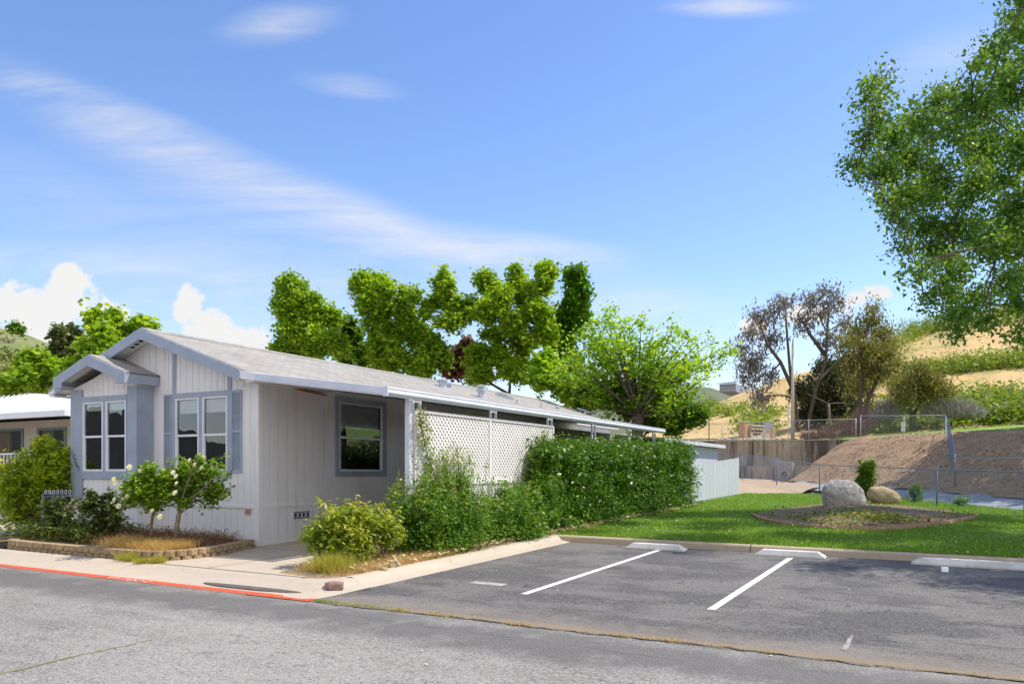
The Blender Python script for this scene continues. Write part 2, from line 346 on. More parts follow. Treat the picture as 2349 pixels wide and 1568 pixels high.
# ================================================================ GROUND
def base_g(x, y): return G(x, y) - .03
gx = np.concatenate([[-2500, -900, -300, -120], np.arange(-70, 51, 10), [100, 300, 900, 2500]]); gy = np.concatenate([[-900, -300, -100], np.arange(-40, 101, 10), [150, 400, 1200, 3500]])
DIRT = multi('dry_soil', [((.30, .22, .13), .6, .4, .65, (1, 1, 1), .8), ((.12, .09, .06), 9, .5, .7, (1, 1, 1), .6), ((.42, .33, .21), 30, .55, .7, (1, 1, 1), .6)], (.25, .19, .13), bump=.5, bscale=25)
sheet('ground', gx, gy, base_g, DIRT)
ASPH = multi('aged_road_asphalt', [((.33, .312, .285), .4, .38, .62, (.5, 1.2, 1), .85), ((.14, .135, .13), .9, .52, .66, (.25, 1, 1), .6), ((.15, .145, .14), 5, .54, .66, (.5, 1.3, 1), .65), ((.42, .40, .37), 32, .47, .6, (1, 1, 1), .7, 3), ((.09, .088, .085), 26, .56, .64, (.6, 1.2, 1), .75, 4), ((.07, .07, .07), 90, .56, .66, (1, 1, 1), .7, 2)], (.215, .20, .18), bump=1.0, bscale=45, bdist=.02)
ymask_add(ASPH, (.115, .11, .105), 6.6, 8.9, .75, nscale=2)
ASPP = multi('parking_asphalt', [((.19, .175, .16), .5, .42, .58, (1, 1.6, 1), .85), ((.06, .058, .056), 1.1, .55, .66, (1, 1.8, 1), .75), ((.30, .26, .22), 1.7, .63, .75, (1, 1, 1), .6), ((.30, .30, .30), 60, .52, .66, (1, 1, 1), .55, 3), ((.05, .05, .055), 80, .58, .7, (1, 1, 1), .6, 2), ((.33, .30, .26), 4.5, .68, .74, (1, 1, 1), .7), ((.05, .048, .046), 16, .58, .68, (.7, 1, 1), .6, 4), ((.23, .22, .205), 26, .55, .64, (1, 1, 1), .6, 3), ((.04, .038, .036), 30, .55, .62, (1, 1, 1), .75, 3), ((.055, .052, .05), 2.3, .62, .70, (1.3, .6, 1), .7)], (.095, .09, .087), bump=1.0, bscale=70, bdist=.01)
ymask_add(ASPP, (.27, .23, .19), 8.0, 9.5, .42)
ymask_add(ASPP, (.26, .20, .13), 8.3, 8.75, .8, nscale=9)
xs = np.linspace(-70, 45, 24)
sheet('road', np.linspace(-90, 60, 31), np.linspace(-40, 8.42, 14), lambda x, y: G(x, y), ASPH)
sheet('parking_lot', np.linspace(-8.0, 16, 13), np.linspace(8.42, 17.3, 6), lambda x, y: G(x, y) + .004, ASPP)

# road-side gutter with rolled kerb and the red line
RED = multi('worn_red_kerb_paint', [((.62, .5, .45), 14, .62, .68, (1, 2, 1), .7), ((.38, .08, .04), 6, .45, .7, (1, 1, 1), .7)], (.56, .105, .05), rough=.7, bump=.2)
def strip(name, x0, x1, prof, m, n=40, kind='structure', rag=0):
    """profile (Y, height above ground) swept along X"""
    b = MB(); xs = np.linspace(x0, x1, n)
    for x in xs:
        for (y, h) in prof:
            yy = y + (rag * random.uniform(-1, 1)); b.v.append((x, yy, G(x, yy) + h))
    k = len(prof)
    for i in range(n - 1):
        for j in range(k - 1): b.f.append((i * k + j, (i + 1) * k + j, (i + 1) * k + j + 1, i * k + j + 1))
    o = b.build(name, m, smooth=False)
    if kind: tag(o, kind=kind)
    return o
strip('kerb_gutter', -60, -8.9, [(8.36, -.05), (8.38, .006), (8.6, .006), (9.0, .012), (9.25, .05), (9.38, .085), (9.52, .10), (9.56, .10)], CONC, 90)
strip('red_kerb_line', -60, -7.72, [(8.39, .011), (8.60, .011)], RED, 160, rag=.008)
# white stencilled lettering, nearly worn away, on the red line
def text(name, body, size, m, loc, rot, parent=None, ext=.002, sc=(1, 1, 1)):
    c = bpy.data.curves.new(name, 'FONT'); c.body = body; c.size = size; c.extrude = ext; c.resolution_u = 3
    o = bpy.data.objects.new(name, c); S.collection.objects.link(o); bpy.context.view_layer.update()
    dg = bpy.context.evaluated_depsgraph_get(); me = bpy.data.meshes.new_from_object(o.evaluated_get(dg)); bpy.data.objects.remove(o)
    me.materials.clear(); me.materials.append(m); me.name = name
    q = bpy.data.objects.new(name, me); S.collection.objects.link(q)
    M = Matrix.Translation(loc) @ rot.to_4x4() @ Matrix.Diagonal((*sc, 1)); me.transform(M)
    if parent: q.parent = parent; q.matrix_parent_inverse = Matrix.Translation(-parent.location)
    return q
WPAINT = multi('worn_white_paint', [((.6, .58, .55), 3, .5, .7, (1, 1, 1), .7), ((.2, .19, .18), 22, .6, .66, (1, 1, 1), .85), ((.3, .29, .27), 1.6, .62, .7, (1, 1, 1), .6)], (.80, .79, .77), rough=.6, bump=.15)
PALER = multi('faded_lettering_paint', [((.56, .13, .07), 18, .5, .55, (1, 1, 1), 1)], (.8, .66, .62))
for nm, body, xl in (('no_parking_lettering', 'NO', -12.15), ('no_parking_lettering', 'PARKING', -11.75)):
    loc = Vector((xl, 8.41, G(xl, 8.41) + .014)); rt = Matrix.Rotation(math.atan2(-.0093, 1) * -1, 3, 'Y') @ Matrix.Rotation(.0172, 3, 'X')
    q = text(nm, body, .2, PALER, loc, rt, ext=.0005, sc=(.75 if body != 'NO' else .8, 1, 1)); tag(q, kind='structure')

# kerb along the hedge bed (X = -8), kerb along lawn (Y = 17.2)
def stripy(name, y0, y1, prof, m, n=30):
    b = MB(); ys = np.linspace(y0, y1, n)
    for y in ys:
        for (x, h) in prof: b.v.append((x, y, G(x, y) + h))
    k = len(prof)
    for i in range(n - 1):
        for j in range(k - 1): b.f.append((i * k + j + 1, (i + 1) * k + j + 1, (i + 1) * k + j, i * k + j))
    o = b.build(name, m); tag(o, kind='structure'); return o
stripy('bed_kerb', 9.75, 17.2, [(-8.26, -.1), (-8.26, .13), (-8.10, .14), (-8.02, .125), (-7.93, .045), (-7.72, .012), (-7.70, -.03)], CONC, 24)
# rounded apron where the two kerbs meet
b = MB(); cen = (-8.9, 9.9)
arc = [(-8.9 + .0, 8.40), (-8.3, 8.40), (-7.95, 8.42), (-7.74, 8.6), (-7.70, 8.95), (-7.71, 9.75)]
inn = [(-8.9, 9.5), (-8.75, 9.5), (-8.55, 9.52), (-8.38, 9.58), (-8.28, 9.66), (-8.26, 9.75)]
for i, (a, c) in enumerate(zip(arc, inn)):
    w = i / 5
    for f0, f1, h0, h1 in ((0, 0, .006, .012), (.52, .41, .012, .045), (.84, .57, .085, .125), (1, 1, .10, .13)):
        f = f0 + (f1 - f0) * w; q = (a[0] + (c[0] - a[0]) * f, a[1] + (c[1] - a[1]) * f); b.v.append((q[0], q[1], G(*q) + h0 + (h1 - h0) * w))
for i in range(5):
    for j in range(3): b.f.append((i * 4 + j, (i + 1) * 4 + j, (i + 1) * 4 + j + 1, i * 4 + j + 1))
tag(b.build('kerb_corner_apron', CONC), kind='structure')
def kerb(name, x0, x1):
    strip(name, x0, x1, [(17.12, -.05), (17.14, .12), (17.17, .148), (17.32, .15), (17.33, -.02)], CONCD, 12)
kerb('lawn_kerb', -8.26, -3.62); kerb('lawn_kerb', -3.60, 2.4); kerb('lawn_kerb', 2.42, 15)
# driveway slabs
sheet('driveway', np.linspace(-13.2, -9.62, 6), np.linspace(9.56, 34, 12), lambda x, y: G(x, y) + .10, CONC)
poly_sheet('driveway_apron', [(-12.2, 9.56), (-8.9, 9.56), (-8.9, 9.9), (-9.62, 9.95), (-12.2, 9.95)], .104, CONC)
b = MB()
for (a, c) in (((-11.05, 9.56), (-11.05, 33)), ((-13, 12.2), (-9.62, 12.2)), ((-12.2, 9.55), (-8.6, 9.55))):
    a = Vector((a[0], a[1], 0)); c = Vector((c[0], c[1], 0)); t = (c - a).normalized(); nn = Vector((-t.y, t.x, 0)) * .008
    q = [a - nn, c - nn, c + nn, a + nn]; b.add([(p.x, p.y, G(p.x, p.y) + .109) for p in q], [(0, 1, 2, 3)])
tag(b.build('driveway_joint', mat('joint_dirt', (.16, .13, .09), .9)), kind='structure')
poly_sheet('side_walk', [(-60, 9.56), (-19.4, 9.56), (-19.4, 30), (-24, 30), (-24, 13), (-60, 13)], .1, CONC)
# damp puddle in the gutter
PUD = mat('damp_concrete', (.10, .085, .07), .12, (.14, .12, .1), 3, spec=.6)
b = MB(); pc = gp(560, 1352); n = 26; ring = [(pc.x + 1.0 * math.cos(t) * (1 + .08 * math.sin(3 * t)), 8.80 + .13 * math.sin(t) * (1 + .15 * math.sin(2 * t + 1))) for t in np.linspace(0, 2 * math.pi, n, endpoint=False)]
b.add([(x, y, G(x, y) + .022) for x, y in ring], [tuple(range(n))]); tag(b.build('puddle', PUD), kind='structure')

# parking stripes, wheel stops
b = MB()
def mark(b, x0, x1, y0, y1, h=.009):
    b.add([(x, y, G(x, y) + h) for x, y in ((x0, y0), (x1, y0), (x1, y1), (x0, y1))], [(0, 1, 2, 3)])
for (xc, y0, y1) in ((-5.39, 10.33, 16.5), (-2.70, 10.45, 16.5), (-.03, 15.75, 16.5)):
    b = MB(); mark(b, xc - .055, xc + .055, y0, y1); tag(b.build('parking_line', WPAINT), kind='structure')
STOP = multi('wheel_stop_concrete', [((.50, .48, .45), 3, .42, .66, (1, 1, 1), .8), ((.22, .2, .18), 7, .6, .72, (1, 1, 1), .75)], (.66, .64, .60), bump=.2)
def wheel_stop(x0, x1, y, label):
    xm = (x0 + x1) / 2; hx = (x1 - x0) / 2; e = .14
    b = MB(); bot = [(-hx, -.14), (hx, -.14), (hx, .14), (-hx, .14)]; mid = bot; top = [(-hx + e, -.09), (hx - e, -.09), (hx - e, .09), (-hx + e, .09)]
    vs = [(px, py, 0) for px, py in bot] + [(px, py, .035) for px, py in mid] + [(px, py, .125) for px, py in top]
    b.add(vs, [(3, 2, 1, 0), (8, 9, 10, 11)] + [(i, (i + 1) % 4, (i + 1) % 4 + 4, i + 4) for i in range(4)] + [(i + 4, (i + 1) % 4 + 4, (i + 1) % 4 + 8, i + 8) for i in range(4)])
    for sx in (-hx * .6, hx * .6): b.tube([(sx, 0, .12), (sx, 0, .132)], .015, 8)
    o = b.build('wheel_stop', STOP, bevel=.008); o.location = (xm, y, G(xm, y) + .006); o.rotation_euler = (.0172, .0093, 0)
    tag(o, label, 'wheel stop', 'concrete wheel stops along the lawn kerb')
wheel_stop(-6.12, -4.84, 16.62, 'grey-white concrete wheel stop nearest the hedge, at the end of the long left white line')
wheel_stop(-3.41, -2.08, 16.72, 'grey-white concrete wheel stop in the middle, at the end of the second white line')
wheel_stop(-.58, 1.45, 16.72, 'long pale concrete wheel stop at the right edge, partly in tree shade')

# ---------------------------------------------------------------- lawn
FA = np.array([2.18, 30.3]); FU = np.array([-.506, .8625]); FN = np.array([.8625, .506])
def us(x, y):
    q = np.array([x, y]) - FA; return float(q @ FU), float(q @ FN)
LAWNM = multi('lawn_turf', [((.09, .20, .015), 1.2, .42, .62, (1, 1, 1), .8), ((.18, .30, .03), 5, .5, .7, (1, 1, 1), .6), ((.36, .31, .12), 1.1, .58, .72, (1, 1, 1), .6), ((.30, .25, .12), 6, .62, .7, (1, 1, 1), .6), ((.06, .15, .015), 40, .5, .65, (1, 1, 1), .7)], (.13, .25, .022), bump=1.0, bscale=45, bdist=.05)
def in_lawn(x, y):
    u, s = us(x, y)
    if y < 17.3 or s > 1.55: return False
    if x < -8.3 - (y - 17.3) * .03: return False
    if x < -5 and y > 41.5 + (x + 9) * .7: return False
    return True
sheet('lawn', np.arange(-9.5, 15, .5), np.arange(17.3, 44, .5), lambda x, y: G(x, y) + .135 + .02 * math.sin(x * 1.3) * math.sin(y * .9), LAWNM, keep=in_lawn)
# grass blades
n = 150000; X = rng.uniform(-9.2, 13, n); Y = 17.3 + 24 * rng.random(n) ** 1.6
ok = np.array([in_lawn(a, c) for a, c in zip(X, Y)]); X, Y = X[ok], Y[ok]; N = len(X)
def blades(name, X, Y, Z, h, w, m, lean=.4, kind='stuff', parent=None, var=None, label=None):
    N = len(X); a = rng.uniform(0, 6.283, N); dx, dy = np.cos(a), np.sin(a); hh = h * (.6 + .8 * rng.random(N)); ww = w * (.7 + .6 * rng.random(N)); ln = lean * rng.normal(size=N) * hh; ln2 = lean * rng.normal(size=N) * hh
    V = np.empty((N, 3, 3)); V[:, 0] = np.stack([X - dx * ww, Y - dy * ww, Z], 1); V[:, 1] = np.stack([X + dx * ww, Y + dy * ww, Z], 1); V[:, 2] = np.stack([X + ln, Y + ln2, Z + hh], 1)
    me = bpy.data.meshes.new(name); me.vertices.add(N * 3); me.loops.add(N * 3); me.polygons.add(N)
    me.vertices.foreach_set('co', V.reshape(-1)); me.loops.foreach_set('vertex_index', np.arange(N * 3, dtype=np.int32)); me.polygons.foreach_set('loop_start', np.arange(0, N * 3, 3, dtype=np.int32)); me.polygons.foreach_set('loop_total', np.full(N, 3, dtype=np.int32)); me.update(calc_edges=True)
    at = me.attributes.new('v', 'FLOAT', 'FACE'); at.data.foreach_set('value', (rng.random(N) if var is None else var).astype(np.float32)); me.materials.append(m)
    o = bpy.data.objects.new(name, me); S.collection.objects.link(o)
    if parent: o.parent = parent; o.matrix_parent_inverse = Matrix.Translation(-parent.location)
    elif kind: tag(o, label, kind=kind)
    return o
GRASSM = leafmat('grass_blade', (.08, .21, .012), (.20, .36, .03), (.46, .44, .14), trans=.45, gloss=.5)
Zg = np.array([G(a, c) for a, c in zip(X, Y)]) + .13
blades('lawn_grass', X, Y, Zg, .065, .009, GRASSM, .5)
DRYG = leafmat('dry_grass', (.42, .26, .10), (.62, .44, .2), (.45, .42, .12), trans=.3, gloss=.7)
# fallen leaves / clippings on lawn edge and under hedge
n = 900; X = rng.uniform(-8.3, 6, n); Y = 17.4 + 14 * rng.random(n) ** 1.4; C = np.stack([X, Y, np.array([G(a, c) for a, c in zip(X, Y)]) + .19], 1)
LITM = leafmat('fallen_leaf', (.40, .30, .16), (.66, .56, .36), (.30, .16, .08), trans=.1, gloss=.7)
tag(leaf_mesh('fallen_leaves', C, .07, LITM, up=2), kind='stuff')
# hedge bed soil
BED = multi('bed_mulch', [((.38, .27, .16), 3, .42, .6, (1, 1, 1), .8), ((.14, .09, .05), 12, .5, .65, (1, 1, 1), .7), ((.5, .38, .22), 30, .55, .68, (1, 1, 1), .7)], (.28, .2, .12), bump=.8, bscale=30, bdist=.03)
sheet('hedge_bed', np.linspace(-9.62, -8.24, 8), np.linspace(9.52, 31, 50), lambda x, y: G(x, y) + .085 + min(1, max(0, (y - 9.5) * 2)) * (.035 + .05 * math.sin(math.pi * (x + 9.62) / 1.38) * (1 + .5 * math.sin(y * 3))), BED)
n = 5000; X = rng.uniform(-9.5, -8.15, n); Y = rng.uniform(10, 30, n); C = np.stack([X, Y, np.array([G(a, c) for a, c in zip(X, Y)]) + .2 + .03 * rng.random(n)], 1)
tag(leaf_mesh('leaf_litter', C, .07, LITM, up=1.2), kind='stuff')

# ---------------------------------------------------------------- channel, bank, upper terrace
def from_us(u, s):
    q = FA + FU * u + FN * s; return q[0], q[1]
def usmesh(name, us_, ss, zf, m, kind='structure', jit=0):
    b = MB()
    for s in ss:
        for u in us_:
            x, y = from_us(u, s); b.v.append((x, y, zf(u, s, x, y) + (jit * random.uniform(-1, 1))))
    nu = len(us_)
    for j in range(len(ss) - 1):
        for i in range(nu - 1): b.f.append((j * nu + i + 1, j * nu + i, (j + 1) * nu + i, (j + 1) * nu + i + 1))
    o = b.build(name, m, smooth=True); tag(o, kind=kind); return o
CHN = multi('channel_concrete', [((.33, .35, .39), 1.5, .45, .65, (1, 1, 1), .7), ((.26, .25, .24), 5, .55, .7, (1, 1, 1), .6)], (.27, .29, .33), bump=.3)
usmesh('drain_channel', np.linspace(-24, 27, 40), [1.3, 1.5, 2.3, 3.0, 3.7], lambda u, s, x, y: G(x, y) + (.10, .10, .16, .26, .42)[[1.3, 1.5, 2.3, 3.0, 3.7].index(s)], CHN)
def ztop(u): return 4.05 + .012 * (u - 10)
def bank_z(u, s):
    x, y = from_us(u, s); z0 = G(x, y) + .36; s1 = 11.2 - .12 * max(0, u)
    t = min(1, max(0, (s - 3.4) / (s1 - 3.4))); w = t * t * (3 - 2 * t) * .35 + t * .65
    zt = ztop(u) + max(0, s - s1) * .075
    return z0 * (1 - w) + zt * w if t < 1 else zt
MULCH = multi('bark_mulch', [((.50, .33, .19), 1.2, .4, .62, (1, 1, 1), .8), ((.17, .11, .08), 3.5, .52, .66, (.6, 1.5, 1), .7), ((.5, .38, .27), 22, .5, .64, (1, 1, 1), .7), ((.11, .08, .06), 28, .56, .68, (1, 1, 1), .8)], (.38, .25, .145), bump=1.0, bscale=14, bdist=.12)
usmesh('embankment', np.linspace(-26, 29, 90), np.linspace(3.4, 11.4, 34), lambda u, s, x, y: bank_z(u, s) + .05 * math.sin(u * 1.7 + s) * math.sin(s * 2.3), MULCH, jit=.06)
UPG = multi('upper_grass', [((.2, .36, .03), 1.2, .4, .6, (1, 1, 1), .8), ((.3, .36, .07), 4, .5, .7, (1, 1, 1), .6)], (.19, .32, .045), bump=.8, bscale=20, bdist=.05)
usmesh('upper_grass_terrace', np.linspace(-40, 60, 60), np.concatenate([np.linspace(8.2, 24, 24), [30, 45]]), lambda u, s, x, y: bank_z(u, s) + (.02 if s > 9.2 else -.12), UPG)
n = 4500; U = rng.uniform(-10, 26, n); Sx = rng.uniform(3.5, 11, n); C = np.array([(*from_us(u, s), bank_z(u, s) + .04) for u, s in zip(U, Sx)])
tag(leaf_mesh('mulch_chips', C, .13, leafmat('chip', (.30, .2, .13), (.6, .47, .34), (.16, .1, .07), trans=0, gloss=.8), up=1.0, aspect=.45), kind='stuff')
# dirt apron left, in front of retaining wall
sheet('dirt_apron', np.linspace(-16, -6.5, 14), np.linspace(39, 60, 16), lambda x, y: G(x, y) + .10 + .05 * math.sin(x * 1.1) * math.sin(y * .8) + .3 * max(0, min(1, (y - 42) / 10)), multi('pale_dirt', [((.5, .38, .26), 1.5, .4, .6, (1, 1, 1), .8), ((.25, .18, .12), 8, .5, .7, (1, 1, 1), .6)], (.42, .32, .22), bump=.8, bscale=10, bdist=.08), keep=lambda x, y: us(x, y)[1] < 2.0)

# ---------------------------------------------------------------- hills
def lerp(x, T):
    return float(np.interp(x, [t[0] for t in T], [t[1] for t in T]))
HB = [(1400, 1015), (1974, 1003), (2349, 972), (2700, 955), (3300, 940)]
HS = [(1400, 1000), (1540, 985), (1600, 948), (1650, 922), (1740, 885), (1900, 835), (2060, 768), (2200, 725), (2349, 692), (2700, 640), (3300, 600)]
HD0 = [(1400, 74), (1974, 66), (2349, 60), (3300, 55)]
def hill_d(x, y):
    y0, ys = lerp(x, HB), lerp(x, HS); t = max(0, min(1, (y0 - y) / (y0 - ys))); return lerp(x, HD0) + 95 * t ** 1.25
b = MB(); cols = np.arange(1400, 3300, 20); rows = np.linspace(0, 1, 26)
for x in cols:
    y0, ys = lerp(x, HB), lerp(x, HS)
    for t in rows:
        y = y0 + (ys - y0) * t; b.v.append(P(x, y + 2 * math.sin(x * .05 + t * 9), hill_d(x, y)))
    p = P(x, ys + 60, hill_d(x, ys) + 60); b.v.append(p)
nr = len(rows) + 1
for i in range(len(cols) - 1):
    for j in range(nr - 1): b.f.append((i * nr + j, (i + 1) * nr + j, (i + 1) * nr + j + 1, i * nr + j + 1))
GOLD = multi('dry_hill_grass', [((.56, .37, .14), .06, .4, .6, (1, 1, 1), .7), ((.25, .29, .05), .09, .52, .62, (1, 1, 1), .7), ((.40, .29, .15), 1.5, .5, .68, (1, 1, 1), .7), ((.64, .5, .3), 5, .55, .7, (1, 1, 1), .5)], (.62, .44, .19), bump=.7, bscale=2, bdist=.5)
tag(b.build('hill', GOLD, smooth=True), kind='structure')
def hillpatch(name, regions, n, leaf, m, clump=.5, rr=1.4):
    bl = []
    for (x0, x1, ya, yb, ya2, yb2, k) in regions:      # y range at x0, y range at x1
        for i in range(k):
            t = random.random(); x = x0 + (x1 - x0) * t; lo = ya + (ya2 - ya) * t; hi = yb + (yb2 - yb) * t; y = random.uniform(lo, hi)
            y = min(y, lerp(x, HB) - 1); d = hill_d(x, y); r = rr * (.5 + random.random()) * (d / 80) ** .6; c = P(x, y, d); bl.append(((c.x, c.y, c.z + r * .1), (r * 1.3, r * 1.3, r * .6)))
    C, v = cloud(bl, n, clump, .6, 14); o = leaf_mesh(name, C, leaf, m, None, v, up=.4); tag(o, kind='stuff'); return o
SHRUB = leafmat('hill_shrub_leaf', (.06, .12, .015), (.24, .34, .04), (.45, .43, .1), trans=.35, gloss=.6)
hillpatch('hillside_shrubs', [(1930, 2349, 955, 1000, 895, 968, 330), (2349, 2600, 895, 960, 860, 950, 70), (2180, 2349, 930, 968, 915, 965, 90), (2090, 2400, 850, 868, 808, 836, 130), (1990, 2120, 850, 900, 840, 880, 26), (2080, 2349, 745, 770, 705, 745, 60), (1990, 2120, 800, 830, 760, 800, 20), (1960, 2100, 940, 975, 930, 975, 40), (2349, 2500, 700, 745, 690, 735, 20)], 80000, .36, SHRUB)
hillpatch('low_green_scrub', [(1590, 1740, 950, 965, 925, 945, 26), (1690, 1780, 960, 1002, 940, 1000, 40), (1570, 1640, 925, 1000, 915, 940, 26)], 9000, .42, SHRUB, rr=1.0)
# left hill
b = MB(); cols = np.arange(-700, 760, 20); LS = [(-700, 640), (-200, 720), (0, 752), (60, 768), (130, 792), (230, 830), (400, 900), (760, 985)]
def lhill_d(x, y): t = max(0, min(1, (1010 - y) / (1010 - lerp(x, LS)))); return 90 + 110 * t
for x in cols:
    ys = lerp(x, LS)
    for t in rows:
        y = 1010 + (ys - 1010) * t; b.v.append(P(x, y + 1.5 * math.sin(x * .06 + t * 8), lhill_d(x, y)))
    b.v.append(P(x, ys + 80, 280))
for i in range(len(cols) - 1):
    for j in range(nr - 1): b.f.append((i * nr + j, (i + 1) * nr + j, (i + 1) * nr + j + 1, i * nr + j + 1))
tag(b.build('hill', multi('scrub_hill', [((.16, .2, .06), .07, .4, .6, (1, 1, 1), .8), ((.36, .28, .2), .12, .5, .66, (1, 1, 1), .7), ((.1, .13, .04), .8, .5, .66, (1, 1, 1), .7)], (.26, .25, .11), bump=.6, bscale=1.5, bdist=.6), smooth=True), kind='structure')
bl = []
for i in range(260):
    x = random.uniform(-60, 420); ys = lerp(x, LS); t = random.random() ** .8 * .9; y = 1010 + (ys - 1010) * t
    if t > .78 and random.random() < .75: continue
    d = lhill_d(x, y); r = random.uniform(1.2, 3.0); c = P(x, y, d); bl.append(((c.x, c.y, c.z), (r * 1.3, r * 1.3, r * .7)))
C, v = cloud(bl, 26000, .8, .6, 14); tag(leaf_mesh('hillside_scrub', C, .75, leafmat('scrub_leaf', (.08, .11, .03), (.22, .26, .06), (.36, .33, .1), trans=.2, gloss=.7), None, v), kind='stuff')
# far ridge right of centre with dim house
b = MB()
for x in range(1300, 1900, 30):
    b.v += [P(x, 1010, 330), P(x, 893 + 6 * math.sin(x * .02) - (10 if x < 1650 else 0), 420), P(x, 1000, 520)]
for i in range(19): b.f += [(i * 3, i * 3 + 3, i * 3 + 4, i * 3 + 1), (i * 3 + 1, i * 3 + 4, i * 3 + 5, i * 3 + 2)]
tag(b.build('far_ridge', mat('far_ridge_scrub', (.09, .12, .07), .9, (.14, .15, .09), .03), smooth=True), kind='structure')
# unseen dark hill added behind the camera to shape the window reflections
b = MB()
for i in range(30):
    a = R(180 + i * 6.5); r = 120; x, y = r * math.cos(a), r * math.sin(a); h = 8 + 3 * math.sin(i * .7) + 2 * math.sin(i * 1.9)
    b.v += [(x * .8, y * .8, -1), (x, y, h), (x * 1.4, y * 1.4, -1)]
for i in range(29): b.f += [(i * 3, i * 3 + 1, i * 3 + 4, i * 3 + 3), (i * 3 + 1, i * 3 + 2, i * 3 + 5, i * 3 + 4)]
tag(b.build('hill', mat('reflection_hill_dark', (.05, .06, .04), .9, (.03, .035, .03), .2), smooth=True), kind='structure')

exec_house = True
# ================================================================ MAIN HOUSE
XR, XL, YF, YB = -12.87, -19.33, 12.47, 32.8
XRG, ZRG, SL = -16.1, 5.27, .355            # ridge, slope
ZB, ZBELT, ZE = .25, 1.30, 3.92
def zr(X, off=0): return ZRG - SL * abs(X - XRG) + off
H = empty('mobile_home', (XRG, 22, .3), 'long white mobile home with blue-grey trim and a grey shingle gable roof', 'house')
def boards_x(b, x0, x1, z0, z1f, Y, w=.2, gap=.012, t=.012, sgn=-1):
    """vertical siding boards on a wall facing -Y, top follows z1f"""
    x = x0
    while x < x1 - .01:
        xe = min(x + w, x1); a, c = x + gap / 2, xe - gap / 2
        b.prism([(a, Y, z0), (c, Y, z0), (c, Y, z1f(c)), (a, Y, z1f(a))], (0, sgn * t, 0)); x = xe
def boards_y(b, y0, y1, z0, z1, X, w=.2, gap=.012, t=.012, sgn=1):
    y = y0
    while y < y1 - .01:
        ye = min(y + w, y1); b.box((X, y + gap / 2, z0), (X + sgn * t, ye - gap / 2, z1)); y = ye
# wall core
b = MB(); ft = lambda X: zr(X, -.16)
b.prism([(XL, YF, ZB), (XR, YF, ZB), (XR, YF, ft(XR)), (XRG, YF, ft(XRG)), (XL, YF, ft(XL))], (0, .12, 0))
b.box((XR - .12, YF + .12, ZB), (XR, YB, ft(XR))); b.box((XL, YF + .12, ZB), (XL + .12, YB, ft(XR)))
b.prism([(XL, YB, ZB), (XR, YB, ZB), (XR, YB, ft(XR)), (XRG, YB, ft(XRG)), (XL, YB, ft(XL))], (0, .12, 0))
b.build('wall', WHITE, H)
b = MB()
YS = YF - .001
boards_x(b, -16.08, XR - .02, ZBELT, lambda X: 3.84, YS)                      # front main panel
boards_x(b, -16.08, XR - .02, 3.845, ft, YS)
boards_x(b, XL, -16.08, 3.845, ft, YS)
boards_y(b, YF + .03, YB, ZBELT, 3.88, XR + .001, .27)
boards_y(b, YF + .03, YB, ZB, 1.22, XR + .001, .27, t=.008)
boards_x(b, -16.08, XR - .02, ZB, lambda X: 1.22, YS, .2, t=.008)
b.build('siding', WHITE, H)
b = MB()
b.box((-16.08, YF - .03, 1.22), (XR + .03, YF - .0, 1.30)); b.box((XR, YF, 1.22), (XR + .03, YB, 1.30))       # belt
b.box((XR - .10, YF - .035, ZB), (XR + .035, YF - .001, ft(XR))); b.box((XR + .001, YF - .001, ZB), (XR + .036, YF + .09, 3.86))    # corner
b.box((XR + .001, YF + .1, .25), (XR + .028, YB, .5))
b.box((-15.80, YF - .028, 1.31), (-15.90, YF - .001, ft(-15.85)))
b.build('trim', WHITE, H, bevel=.004)
# belt + base ledge already; blue vertical trims on the gable
b = MB()
for (xa, xb, za) in ((-15.53, -15.41, 3.79), (-13.76, -13.64, 3.79)):
    b = MB(); b.prism([(xa, YF - .034, za), (xb, YF - .034, za), (xb, YF - .034, zr(xb, -.2)), (xa, YF - .034, zr(xa, -.2))], (0, .03, 0)); b.build('gable_trim', BLUE, H, bevel=.004)
# roof
SHN = bpy.data.materials.new('asphalt_shingles'); t = nodes(SHN); N_ = t.nodes.new; K_ = t.links.new
o_ = N_('ShaderNodeOutputMaterial'); pb = N_('ShaderNodeBsdfPrincipled'); K_(pb.outputs[0], o_.inputs[0]); pb.inputs['Roughness'].default_value = .9; pb.inputs['Specular IOR Level'].default_value = .2
c_ = N_('ShaderNodeTexCoord'); sp = N_('ShaderNodeSeparateXYZ'); K_(c_.outputs['Object'], sp.inputs[0]); cb = N_('ShaderNodeCombineXYZ'); K_(sp.outputs[1], cb.inputs[0]); K_(sp.outputs[0], cb.inputs[1])
br = N_('ShaderNodeTexBrick'); br.inputs['Scale'].default_value = 1; br.inputs['Brick Width'].default_value = .32; br.inputs['Row Height'].default_value = .14; br.inputs['Mortar Size'].default_value = .006; br.inputs['Bias'].default_value = 0
br.inputs['Color1'].default_value = (.31, .29, .265, 1); br.inputs['Color2'].default_value = (.385, .365, .335, 1); br.inputs['Mortar'].default_value = (.19, .185, .18, 1); K_(cb.outputs[0], br.inputs['Vector'])
nn_ = N_('ShaderNodeTexNoise'); nn_.inputs['Scale'].default_value = 45; nn_.inputs['Detail'].default_value = 6; K_(c_.outputs['Object'], nn_.inputs['Vector'])
n3_ = N_('ShaderNodeTexNoise'); n3_.inputs['Scale'].default_value = .7; n3_.inputs['Detail'].default_value = 4; K_(c_.outputs['Object'], n3_.inputs['Vector'])
mr_ = N_('ShaderNodeMapRange'); mr_.inputs['To Min'].default_value = .7; mr_.inputs['To Max'].default_value = 1.25; K_(nn_.outputs[0], mr_.inputs[0])
